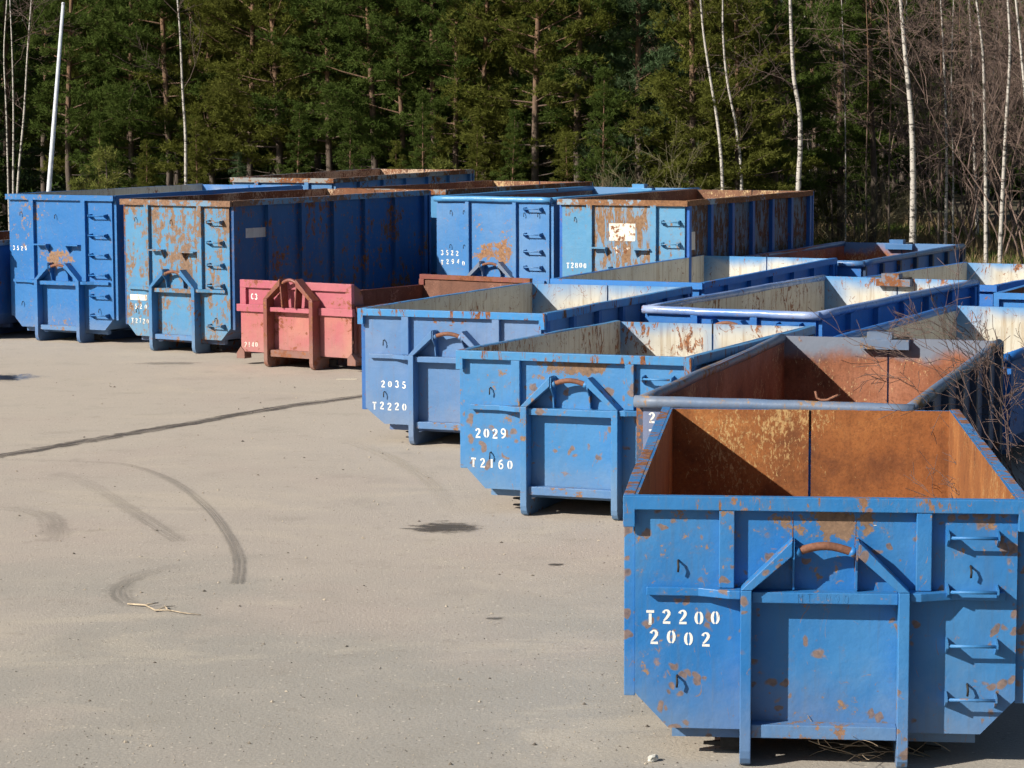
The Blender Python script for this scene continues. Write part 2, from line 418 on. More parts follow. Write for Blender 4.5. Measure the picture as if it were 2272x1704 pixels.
def container(name, X, Y, yaw, H, L, dH, label, paint, inner, rimmat=None, ribmat=None, zc=.46, zl=.24, cx=.215, rim='box',
              returns=True, posts=(-.62, .62), post_w=.097, rungs=(), rung_x=(.77, 1.08), hooks=(), latch=False, ribs=7, steps=None,
              legmat=None, bevel=0.0, a=.173, rung_skip=(), latchmat=None, frontrim=None):
    rimmat = rimmat or paint; ribmat = ribmat or paint; legmat = legmat or paint
    t = empty(name, (X, Y, 0), -yaw)
    tag(t, label, 'container', 'roll-off containers parked in rows')
    tk = .018
    yb = a+L
    rbd = random.Random(int(X*97+Y*31))
    NS = 12
    # front plate
    pl = [(-HW+cx, zl), (HW-cx, zl), (HW, zc), (HW, H-.003), (-HW, H-.003), (-HW, zc)]
    mb = MB(); mb.prism(pl, a, a+tk, 'y'); mb.m[1] = 1; mb.m[0] = 0
    mb.build('front_plate', [paint, inner], t)
    # side walls with chamfered skirt
    for s in (-1, 1):
        mb = MB()
        o, i_ = s*HW, s*(HW-tk)
        y0, y1 = a+tk, yb
        so, si = s*(HW-cx), s*(HW-cx-tk)
        vs = []
        for y, hh in ((y0, H), (y1, H+dH)):
            vs += [(o, y, hh-.003), (o, y, zc), (so, y, zl), (si, y, zl+tk), (i_, y, zc+.01), (i_, y, hh-.003)]
        fs = []; mi = []
        for k in range(6):
            k2 = (k+1) % 6
            f = (k, k2, 6+k2, 6+k)
            fs.append(f if s > 0 else f[::-1]); mi.append(0 if k in (0, 1, 5) else 1)
        fs += [tuple(range(5, -1, -1)), tuple(range(6, 12))]; mi += [0, 0]
        mb.add(vs, fs, mi)
        mb.build('side_wall', [paint, inner], t)
        # outer ribs
        rw, rp = .05, .072
        for k in range(ribs):
            yy = a+.09+(L-.16)*k/(ribs-1)
            hh = H+dH*(yy-a)/L
            rb = MB()
            x0_, x1_ = sorted((s*HW, s*(HW+rp)))
            rb.box(x0_, x1_, yy-rw, yy+rw, zc-.03, hh-.1)
            rb.build('side_rib', ribmat, t, bevel=bevel)
        # floor beam end / bearer below the chamfer
        # side rim
        rb = MB()
        if rim == 'tube':
            ofs = bow(rbd, NS)
            rb.tube([(s*(HW+.02)+ofs[k][0], a-.01+(L+.04)*k/NS, H-.045+dH*k/NS+ofs[k][1]) for k in range(NS+1)], .055, 14)
            rb.build('side_rim', rimmat, t)
        else:
            x0_, x1_ = sorted((s*(HW+.001), s*WR))
            ofs = bow(rbd, NS); sec = []
            for k in range(NS+1):
                y_ = a+tk+.004+(L+.046-tk)*k/NS; dx, dz = max(-.0, ofs[k][0]*s)*s, ofs[k][1]+dH*k/NS
                q = [(x0_, y_, H-.1+dz), (x0_, y_, H+dz), (x1_+dx if s > 0 else x1_, y_, H+dz), (x1_+dx if s > 0 else x1_, y_, H-.1+dz)]
                if s < 0: q = [(x0_+dx, y_, H-.1+dz), (x0_+dx, y_, H+dz), (x1_, y_, H+dz), (x1_, y_, H-.1+dz)]
                sec.append(q)
            sweep(rb, sec)
            rb.build('side_rim', rimmat, t, bevel=bevel)
    # floor and cross bearers
    mb = MB(); mb.box(-HW+cx+.03, HW-cx-.03, a+tk+.002, yb-.002, zl+.004, zl+.03)
    mb.build('floor', [inner], t)
    for k in range(7):
        yy = a+.16+(L-.4)*k/6
        MB().box(-HW+cx+.02, HW-cx-.02, yy-.04, yy+.04, zl-.085, zl-.001).build('floor_bearer', ribmat, t)
    # rear doors
    for s in (-1, 1):
        x0_, x1_ = sorted((s*.011, s*(HW-.004)))
        mb = MB(); mb.box(x0_, x1_, yb+.002, yb+.032, zc-.1, H+dH-.012, [0, 0, 1, 0, 0, 0])
        dr = mb.build('rear_door', [paint, inner], t)
        for zz in (zc+.25, H+dH-.35):
            MB().tube([(s*(HW-.03), yb+.05, zz-.09), (s*(HW-.03), yb+.05, zz+.09)], .025, 8).build('hinge', paint, dr)
    MB().box(-.05, .05, yb+.036, yb+.085, zl, H+dH-.02).build('door_post', paint, t)
    MB().box(-HW, HW, yb+.034, yb+.08, zc-.2, zc-.1).build('rear_sill', paint, t)
    for s in (-1, 1):
        x0_, x1_ = sorted((s*(HW-.02), s*(HW+.068)))
        MB().box(x0_, x1_, yb+.04, yb+.1, zc-.2, H+dH-.02).build('corner_post', ribmat, t)
    # front rim
    if rim == 'tube':
        MB().tube([(-WR+.005+(2*WR-.01)*k/NS, a-.03+o_[0], H-.045+o_[1]) for k, o_ in enumerate(bow(rbd, NS))], .055, 18).build('front_rim', rimmat, t)
    else:
        ry = a-.071
        mb = MB()
        if returns:
            mb.prism([(-WR, H-.2), (-WR+.077, H-.2), (-WR+.077, H-.088), (WR-.077, H-.088), (WR-.077, H-.2), (WR, H-.2), (WR, H), (-WR, H)], ry, a-.001, 'y')
        else:
            mb.box(-WR, WR, ry+.01, a-.001, H-.1, H)
        mb.build('front_rim', frontrim or rimmat, t, bevel=bevel)
    zb, zt, ta = 1.134, 1.469, .202
    # front posts
    for px in posts:
        MB().box(px-post_w/2, px+post_w/2, a-.065, a-.001, zb+.006, H-(.089 if rim == 'box' else .09)).build('front_post', ribmat if rim == 'x' else paint, t, bevel=bevel)
    # shelf flanges with sloping brace to the hook frame
    for s in (-1, 1):
        p = [(s*.5315, a-.001), (s*.5315, .03), (s*.60, .03), (s*.80, a-.055), (s*1.13, a-.055), (s*1.13, a-.001)]
        MB().prism(p, zb-.05, zb+.003, 'z').build('shelf_flange', paint, t, bevel=bevel)
    # runners: upright of the hook frame, rounded toe, beam below the floor
    lw = .07
    prof = [(0, zb+.01), (0, .11), (.012, .06), (.035, .025), (.075, .004), (.12, 0), (yb-.02, 0), (yb-.02, zl-.09), (a-.004, zl-.09), (a-.004, zb+.01)]
    for s in (-1, 1):
        x0_, x1_ = sorted((s*.53, s*(.53-lw)))
        rn = MB(); rn.prism(prof, x0_, x1_, 'x'); rn.build('runner', legmat, t, bevel=bevel)
        # sloping brace up to the hook
        q = [(s*.53, zb+.012), (s*(.53-lw), zb+.012), (s*(.53-lw), zb-.035), (s*.208, zt-.085), (s*.208, zt), (s*.225, zt)]
        q = [(s*.53, zb+.012), (s*(.53-lw), zb+.012), (s*.206, zt-.10), (s*.206, zt)]
        MB().prism(q, .002, a-.004, 'y').build('hook_brace', legmat, t, bevel=bevel)
        # thin gusset below the brace tip
        x0_, x1_ = sorted((s*.204, s*.192))
        MB().prism([(.012, zt-.01), (.012, zt-.12), (a*.5, zt-.2), (a*.62, zb+.004), (a-.002, zb+.004), (a-.002, zt-.01)], x0_, x1_, 'x').build('gusset', legmat, t)
        # fork-shaped locking lug on the outer side of the runner
        lg = MB(); lg.box(*sorted((s*.531, s*.66)), .42, .5, .02, .15)
        for zz in (.045, .115):
            lg.prism([(s*.66, zz-.017), (s*.77, zz-.006), (s*.77, zz+.006), (s*.66, zz+.017)], .44, .48, 'y')
        lg.build('locking_lug', M_DARK, t)
        # rear roller
        MB().tube([(s*.56, yb-.25, .09), (s*.72, yb-.25, .09)], .085, 14).build('roller', M_DARK, t)
    # hook bar
    pts = [(-.19+.38*k/10, .055, 1.385+.045*math.sin(math.pi*k/10)) for k in range(11)]
    MB().tube(pts, .027, 10).build('hook_bar', M_HOOK, t)
    for s in (-1, 1):
        MB().tube([(s*.1905, .055, 1.383), (s*.155, .055, 1.399)], .034, 10).build('hook_collar', paint, t)
    # cross bars between the uprights
    MB().box(-.4585, .4585, .05, a-.002, zb-.075, zb-.005).build('cross_bar', paint, t, bevel=bevel)
    MB().box(-.4585, .4585, .05, a-.002, zl-.025, zl+.06).build('cross_bar', M_BAR, t, bevel=bevel)
    # ladder rungs
    for k, zz in enumerate(rungs):
        if k in rung_skip: continue
        g = MB(); g.tube([(rung_x[0], a-.11, zz), (rung_x[1], a-.11, zz)], .011, 7)
        rg = g.build('rung', paint, t)
        for xx in rung_x:
            MB().prism([(a-.001, zz+.035), (a-.001, zz-.07), (a-.105, zz-.02), (a-.125, zz-.012), (a-.125, zz+.02)], xx-.006, xx+.006, 'x').build('bracket', paint, rg)
    # bent rope hooks
    for (hx, hz) in hooks:
        MB().tube([(hx-.015, a, hz+.035), (hx-.015, a-.035, hz+.03), (hx-.012, a-.045, hz+.0), (hx-.015, a-.04, hz-.035)], .0075, 6).build('rope_hook', M_DARK, t)
    # foot steps above the hook
    for (sx, sz, sgn) in (steps or ()):
        st = MB()
        st.box(sx-.15, sx+.15, a-.13, a-.001, sz-.012, sz+.012)
        st.build('foot_step', paint, t)
        MB().prism([(a-.001, sz-.013), (a-.125, sz-.013), (a-.001, sz-.16)], sx+sgn*.13-.008, sx+sgn*.13+.008, 'x').build('step_bracket', paint, t)
    if latch:
        zt2 = H+dH
        lb = MB().box(-.30, .25, yb-.12, yb+.0015, zt2-.13, zt2-.02).build('latch_box', latchmat or rimmat, t, bevel=.004)
        MB().box(-.23, .05, yb-.08, yb+.09, zt2-.0195, zt2+.06).build('latch_cover', latchmat or rimmat, lb)
        MB().tube([(.10, yb-.03, zt2-.0), (.24, yb-.03, zt2-.0)], .018, 8).build('latch_pin', M_DARK, lb)
    return t

M_BAR = painted('worn_cross_bar', (.03, .18, .46), fade=(.08, .25, .5), rust=.25, spots=.2, seed=2.2, hook=.11, hookz=.25, hookr=(.33, .3), rust_cols=((.12, .07, .045), (.21, .12, .075), (.30, .18, .115)))

RUSTY = ((.07, .028, .014), (.17, .062, .024), (.27, .105, .04))
ORANGE = ((.15, .050, .016), (.29, .102, .027), (.42, .165, .046))

# container 2002, nearest
pA = painted('blue_2002', (.017, .155, .43), fade=(.055, .215, .46), rust=.27, spots=.70, rimz=1.727, drip=.07, seed=1.0, hook=.11, dirt=.4, fadeamt=.9, spotscale=13.0, rust_cols=((.13, .085, .06), (.21, .135, .09), (.30, .19, .12)))
rA = painted('blue_2002_rim', (.03, .18, .47), fade=(.09, .24, .45), rust=.60, spots=.2, streak=.25, seed=1.6)
iA = rust_plate('inside_2002', ORANGE, flake=(.55, .37, .16), flakeamt=.04, seed=1)
tA = container('rolloff_container', 1.967, 15.537, .102, 1.727, 5.867, -.119,
               'nearest blue container stencilled T2200 2002 with bright orange rust inside', pA, iA, rimmat=rA, zc=.437, zl=.211,
               frontrim=painted('blue_2002_front_rim', (.022, .17, .44), fade=(.07, .23, .46), rust=.40, spots=.2, streak=.5, seed=1.65, rust_cols=((.12, .065, .04), (.22, .12, .07), (.30, .17, .10))),
               rungs=(1.49, 1.145, .80, .455), hooks=((-.915, 1.27), (-.92, .52), (.93, 1.26), (.92, .50)), bevel=.005)
stencil('T2200', -1.135, -.665, .935, .095, .173, M_STENCIL, tA, seed=1)
stencil('2002', -1.11, -.725, .80, .095, .173, M_STENCIL, tA, seed=2)
stencil('Mt-ono', -.17, .15, 1.095, .055, .05, M_SCRATCH, tA, name='welded_letters', seed=3)
for sx in (-.205, .19):
    MB().box(sx-.003, sx+.003, .1705, .1728, 1.14, 1.635).build('plate_seam', rA, tA)
stencil('-', .3, .38, 1.55, .05, .173, M_STENCIL, tA, name='chalk_mark', seed=4)

# container 2029
pB = painted('blue_2029', (.04, .20, .46), fade=(.09, .25, .47), rust=.28, spots=.62, rimz=1.70, drip=.10, seed=2.0, hook=.13, rust_cols=((.13, .085, .06), (.21, .135, .09), (.30, .19, .12)))
rB = painted('blue_2029_rim', (.045, .22, .48), fade=(.09, .27, .48), rust=.45, spots=.2, streak=.65, seed=2.7)
iB = cream_plate('inside_2029', 1.65, .35, .66, 2.0, rear=5.491)
tB = container('rolloff_container', .577, 25.558, .352, 1.702, 5.318, -.102,
               'blue container stencilled 2029 T2160 with scraped cream inside', pB, iB, rimmat=rB, zc=.476, zl=.248, cx=.227,
               rungs=(1.47, 1.14, .81, .48), hooks=((-.90, 1.28), (-.90, .60)), bevel=.005)
stencil('2029', -1.09, -.745, .83, .105, .173, M_STENCIL, tB, seed=5)
stencil('T2160', -1.14, -.675, .515, .10, .173, M_STENCIL, tB, seed=6)

# container 2035
pC = painted('blue_2035', (.085, .20, .41), fade=(.18, .25, .40), rust=.06, spots=.12, rimz=1.71, drip=.05, seed=3.0, hook=.11, fadeamt=.8)
rC = painted('blue_2035_rim', (.035, .22, .52), fade=(.09, .27, .5), rust=.42, spots=.1, streak=.8, seed=3.4)
iC = cream_plate('inside_2035', 1.68, .4, .38, 3.0, rear=5.888)
tC = container('rolloff_container', -.821, 31.22, .388, 1.712, 5.715, -.03,
               'pale faded blue container stencilled 2035 T2220 beside the pink container', pC, iC, rimmat=rC, zc=.439, zl=.24, cx=.262,
               rungs=(), hooks=((-.92, 1.28), (.90, 1.30), (-.92, .62)), bevel=.004, ribmat=painted('blue_2035_side', (.018, .11, .34), rust=.15, spots=.1, seed=3.9))
stencil('2035', -.985, -.64, .755, .09, .173, M_STENCIL, tC, seed=7)
stencil('T2220', -1.11, -.635, .47, .10, .173, M_STENCIL, tC, seed=8)

# tall container 3526
pD = painted('blue_3526', (.018, .145, .41), fade=(.05, .195, .45), rust=.2, spots=.1, rimz=2.7, drip=.02, seed=4.0, hook=.085, hookz=1.58, hookr=(.42, .2), rust_cols=((.14, .085, .055), (.26, .16, .10), (.34, .22, .15)))
iD = cream_plate('inside_3526', 2.72, .4, .35, 4.0, blue=(.03, .17, .48), cream=(.52, .51, .45), rear=6.116)
tD = container('rolloff_container', -8.44, 46.33, .521, 2.726, 5.943, .045,
               'tall bright blue container stencilled 3526 with cream inside', pD, iD, zc=.468, zl=.245, returns=False, posts=(-.66, .57),
               rungs=(2.35, 1.99, 1.63, 1.26, .88, .52), rung_x=(.74, 1.1), hooks=((-.93, 2.36), (-.10, 2.32), (-.93, .68), (.9, .6)),
               steps=((-.42, 1.80, 1), (.33, 1.80, -1)))
stencil('3526', -1.17, -.83, 1.72, .085, .173, M_STENCIL, tD, seed=9)

# tall container 3520, scratched
pE = painted('blue_3520', (.06, .22, .42), fade=(.11, .28, .43), rust=.60, spots=.1, streak=.35, rimz=2.69, drip=.08, seed=5.0, hook=.05, hookr=(.5, .3), rust_cols=((.12, .078, .055), (.20, .128, .086), (.28, .185, .125)))
rE = painted('blue_3520_rim', (.10, .23, .38), fade=(.2, .3, .4), rust=.72, spots=.1, streak=.2, seed=5.3, rust_cols=((.12, .07, .045), (.21, .12, .075), (.30, .185, .12)))
sE = painted('blue_3520_shaded_side', (.012, .075, .24), fade=(.025, .10, .26), rust=.50, spots=.1, streak=.3, seed=5.8)  # rusty side paint, blue darkened so the side's shade is in the colour
iE = rust_plate('inside_3520', RUSTY, flake=(.6, .45, .3), flakeamt=.25, seed=5)
tE = container('rolloff_container', -6.02, 44.19, .585, 2.693, 5.879, .043,
               'tall scratched blue container stencilled 3520 behind the pink container', pE, iE, rimmat=rE, zc=.468, zl=.247, returns=False, posts=(-.66, .57),
               rungs=(2.32, 1.96, 1.57, 1.21, .80, .50), rung_x=(.78, 1.08), rung_skip=(4,), hooks=((-.93, 2.33), (-.10, 2.30), (-.93, .70), (.9, .6)),
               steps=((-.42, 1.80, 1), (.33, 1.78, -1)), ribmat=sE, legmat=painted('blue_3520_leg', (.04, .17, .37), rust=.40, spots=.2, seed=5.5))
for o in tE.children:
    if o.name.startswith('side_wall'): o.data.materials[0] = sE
stencil('3520', -1.13, -.73, .775, .09, .173, M_STENCIL_WORN, tE, seed=10)
stencil('T2720', -1.10, -.69, .515, .09, .173, M_STENCIL_WORN, tE, seed=11)
MB().box(-1.12, -.72, .170, .1728, .885, .985).build('paint_patch', M_STICKER, tE)
MB().box(1.2065, 1.2092, .62, 1.30, 2.03, 2.2).build('label_plate', M_LABEL, tE)

# tall container 3522, round rim tube
pG = painted('blue_3522', (.045, .19, .46), fade=(.13, .26, .47), rust=.16, spots=.12, seed=6.0, hook=.09, hookz=1.62, hookr=(.45, .25), fadeamt=.8, rust_cols=((.14, .07, .04), (.28, .15, .08), (.36, .22, .13)))
iG = rust_plate('inside_3522', RUSTY, flakeamt=.1, seed=6, over=1.2, rimz=2.7, blue=(.10, .22, .42), rear=6.041)
tG = container('rolloff_container', -.43, 46.40, .548, 2.656, 5.868, .04,
               'tall blue container stencilled 3522 T2940 with a round tube rim', pG, iG, rim='tube', posts=(-.54, .49), post_w=.075, rimmat=painted('blue_3522_rim', (.07, .26, .52), rust=.12, spots=.1, seed=6.5, rough=.3),
               rungs=(2.45, 1.98, 1.67, 1.38, 1.03, .7), rung_x=(.72, 1.06), hooks=((-.91, 2.36), (-.62, 2.36), (-.92, 1.72), (-.62, 1.72), (.70, 2.34), (1.0, 2.34)), latch=True,
               legmat=painted('grey_3522_leg', (.16, .2, .28), rust=.25, spots=.2, seed=6.8))
stencil('3522', -1.16, -.77, 1.60, .095, .173, M_STENCIL, tG, seed=12)
stencil('T2940', -1.16, -.63, 1.425, .095, .173, M_STENCIL, tG, seed=13, jit=.05)

# tall container T2800, rusty front
pH = painted('blue_T2800', (.07, .25, .45), fade=(.15, .31, .46), rust=.40, spots=.1, streak=.35, rimz=2.66, drip=.12, seed=7.0, rust_cols=((.11, .065, .04), (.2, .115, .065), (.30, .18, .10)))
pH2 = painted('rusty_T2800_panel', (.12, .25, .40), fade=(.2, .3, .4), rust=.74, spots=.1, streak=.75, seed=7.2, rust_cols=((.15, .085, .05), (.23, .135, .075), (.31, .19, .11)))
rH = painted('rusty_T2800_rim', (.2, .3, .4), rust=.95, spots=.1, seed=7.4, rust_cols=((.13, .065, .035), (.22, .11, .055), (.32, .17, .09)))
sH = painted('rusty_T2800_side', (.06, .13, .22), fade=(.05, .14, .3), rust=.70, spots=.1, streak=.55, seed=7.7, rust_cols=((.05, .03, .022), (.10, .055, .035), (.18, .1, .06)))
rbH = painted('blue_T2800_rib', (.012, .11, .42), rust=.12, spots=.1, seed=7.9)
iH = rust_plate('inside_T2800', ((.12, .055, .032), (.2, .09, .048), (.27, .13, .07)), flakeamt=.1, seed=7)
tH = container('rolloff_container', 1.90, 44.50, .488, 2.661, 5.978, .02,
               'tall container stencilled T2800 with rusty front panel and torn white sticker', pH, iH, rimmat=rH, returns=False, posts=(-.64, .62), post_w=.11,
               rungs=(2.28, 1.89, 1.5, 1.15), rung_x=(.80, 1.12), hooks=((-.93, 2.30),), steps=((-.44, 1.80, 1), (.42, 1.79, -1)), ribmat=rbH)
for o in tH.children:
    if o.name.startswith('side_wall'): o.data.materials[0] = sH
MB().box(-.588, .562, .168, .1715, 1.14, 2.56).build('rusty_panel', pH2, tH)
stencil('T2800', -1.12, -.72, 1.47, .10, .173, M_STENCIL, tH, seed=14)
MB().box(-.26, .25, .1645, .1675, 1.93, 2.24).build('torn_sticker', M_STICKER, tH)
for sc_ in (((-.19, 1.80), (-.12, 1.83), (-.10, 1.78), (-.14, 1.76)), ((-.16, 1.755), (-.09, 1.765), (-.06, 1.72), (-.13, 1.70)), ((-.075, 1.81), (-.04, 1.80), (-.05, 1.77)),
            ((.03, 1.80), (.14, 1.815), (.12, 1.77), (.05, 1.765)), ((.0, 1.75), (.09, 1.76), (.07, 1.70), (.03, 1.715))):
    MB().prism(list(sc_), .166, .1678, 'y').build('sticker_scrap', M_STICKER, tH)
MB().box(1.2065, 1.2092, .30, .62, 1.78, 2.10).build('label_plate', M_LABEL, tH)

# low container behind the nearest one
pJ = painted('greyblue_20', (.13, .17, .30), fade=(.2, .23, .33), rust=.18, spots=.1, seed=8.0)
rJ = painted('greyblue_20_rim', (.11, .17, .28), fade=(.2, .22, .26), rust=.5, spots=.2, streak=.2, seed=8.4, rust_cols=((.14, .075, .04), (.25, .15, .08), (.34, .22, .13)))
iJ = rust_plate('inside_20', ((.13, .042, .018), (.27, .098, .046), (.37, .158, .09)), flakeamt=.02, seed=8, over=.30, rimz=1.64, blue=(.16, .19, .25), rear=6.26)
tJ = container('rolloff_container', 2.286, 22.165, .318, 1.591, 6.087, .056,
               'grey-blue container with thick tube rim and rusty pinkish inside behind the nearest one', pJ, iJ, rimmat=rJ, rim='tube', latch=True,
               ribmat=painted('dark_20_rib', (.05, .07, .12), rust=.4, spots=.1, seed=8.7))
stencil('20', -1.15, -.98, 1.40, .10, .173, M_STENCIL, tJ, seed=16)
stencil('T2', -1.15, -.98, 1.24, .10, .173, M_STENCIL, tJ, seed=17)

# low container with clean cream inside
pK = painted('blue_clean', (.018, .145, .44), fade=(.03, .17, .45), rust=.12, spots=.1, seed=9.0)
iK = cream_plate('inside_clean', 1.66, .3, .06, 9.0, cream=(.62, .60, .53), rear=6.331)
tK = container('rolloff_container', 1.70, 38.53, .459, 1.61, 6.158, .06,
               'low blue container with clean cream inside between 2035 and T2800', pK, iK, rimmat=painted('blue_clean_rim', (.02, .165, .48), rust=.25, spots=.1, seed=9.3), returns=False)
# low container with shiny tube rim
pL = painted('blue_tube', (.015, .125, .40), fade=(.05, .18, .42), rust=.14, spots=.15, seed=10.0)
iL = cream_plate('inside_tube', 1.66, .35, .58, 10.0, rear=6.246)
tL = container('rolloff_container', 2.80, 32.75, .517, 1.605, 6.073, .072,
               'low blue container with shiny white-worn tube rim and rust-streaked cream inside', pL, iL, rim='tube', latch=True,
               rimmat=painted('shiny_tube', (.10, .22, .52), fade=(.35, .42, .6), rust=.14, spots=.1, seed=10.4, rough=.22, fadeamt=.9), latchmat=painted('worn_latch', (.13, .16, .23), fade=(.2, .2, .22), rust=.5, spots=.1, seed=10.8),
               posts=(-.51, .35), rungs=(1.43, 1.1, .8, .5), rung_x=(.7, 1.02))
# rusty container behind the clean cream one
pN = painted('blue_far_right', (.02, .13, .40), rust=.3, spots=.1, seed=11.0)
iN = rust_plate('inside_far_right', ((.16, .05, .022), (.28, .10, .045), (.36, .15, .075)), flakeamt=.05, seed=11, over=.3, rimz=1.65, blue=(.09, .2, .4), rear=6.18)
tN = container('rolloff_container', 4.95, 44.12, .467, 1.609, 6.007, .023,
               'low dark-sided container with orange rust and blue inside below the white birch', pN, iN, rim='tube', latch=True,
               rimmat=painted('blue_far_right_rim', (.05, .15, .34), rust=.3, spots=.1, seed=11.5, rough=.3),
               ribmat=painted('dark_far_right_rib', (.012, .04, .10), rust=.3, spots=.1, seed=11.7))
# two cream containers behind the bare bush
iT = cream_plate('inside_right_far', 1.56, .25, .34, 12.0, rear=6.167)
pT = painted('blue_right_far', (.02, .14, .45), rust=.2, spots=.1, seed=12.0)
tT = container('rolloff_container', 6.20, 38.55, .499, 1.562, 5.994, -.023,
               'low cream-lined container farther back at the right edge behind bare twigs', pT, iT, returns=False)
iV = cream_plate('inside_right_near', 1.52, .3, .38, 13.0, rear=6.212)
pV = painted('blue_right_near', (.02, .14, .45), rust=.2, spots=.1, seed=13.0)
tV = container('rolloff_container', 4.42, 28.62, .470, 1.44, 6.039, .079,
               'low cream-lined container right behind the pinkish rusty one, half hidden by twigs', pV, iV, rim='tube')
pU = painted('blue_right_edge', (.03, .18, .48), rust=.2, spots=.1, seed=14.0)
iU = rust_plate('inside_right_edge', RUSTY, flakeamt=.05, seed=14)
tU = container('rolloff_container', 7.98, 34.95, .431, 1.622, 6.0, 0.0,
               'blue container front cut off by the right edge behind bare twigs', pU, iU)
# far tall containers
pQ = painted('blue_far_back', (.05, .17, .38), fade=(.12, .24, .38), rust=.45, spots=.1, streak=.2, seed=15.0)
rQ = painted('grey_far_back_rim', (.24, .25, .25), rust=.68, spots=.1, seed=15.4)
iQ = rust_plate('inside_far_back', RUSTY, flake=(.6, .45, .32), flakeamt=.5, seed=15)
tQ = container('rolloff_container', -4.953, 53.389, .453, 2.858, 6.447, .067,
               'farthest tall rusty container with pale rim just below the forest', pQ, iQ, rimmat=rQ, returns=False, rungs=(2.55, 2.2), rung_x=(.78, 1.1))
pR = painted('blue_back_mid', (.06, .23, .45), rust=.40, spots=.1, streak=.3, seed=16.0)
rR = painted('rusty_back_mid_rim', (.2, .2, .2), rust=.9, spots=.1, seed=16.4)
iR = rust_plate('inside_back_mid', ((.13, .055, .03), (.22, .09, .045), (.30, .14, .075)), flakeamt=.1, seed=16)
tR = container('rolloff_container', -2.46, 49.85, .52, 2.718, 6.029, .018,
               'tall rusty-rimmed container squeezed between 3520 and 3522 at the back', pR, iR, rimmat=rR, returns=False)
pM = painted('blue_left_edge', (.012, .10, .40), rust=.12, spots=.1, seed=17.0)
rM = painted('grey_left_edge_rim', (.18, .22, .26), rust=.35, spots=.1, seed=17.4)
iM = rust_plate('inside_left_edge', RUSTY, flakeamt=.1, seed=17)
tM = container('rolloff_container', -11.05, 47.2, .50, 1.85, 6.0, 0.0,
               'low blue container cut off by the left edge beside 3526', pM, iM, rimmat=rM, returns=False)

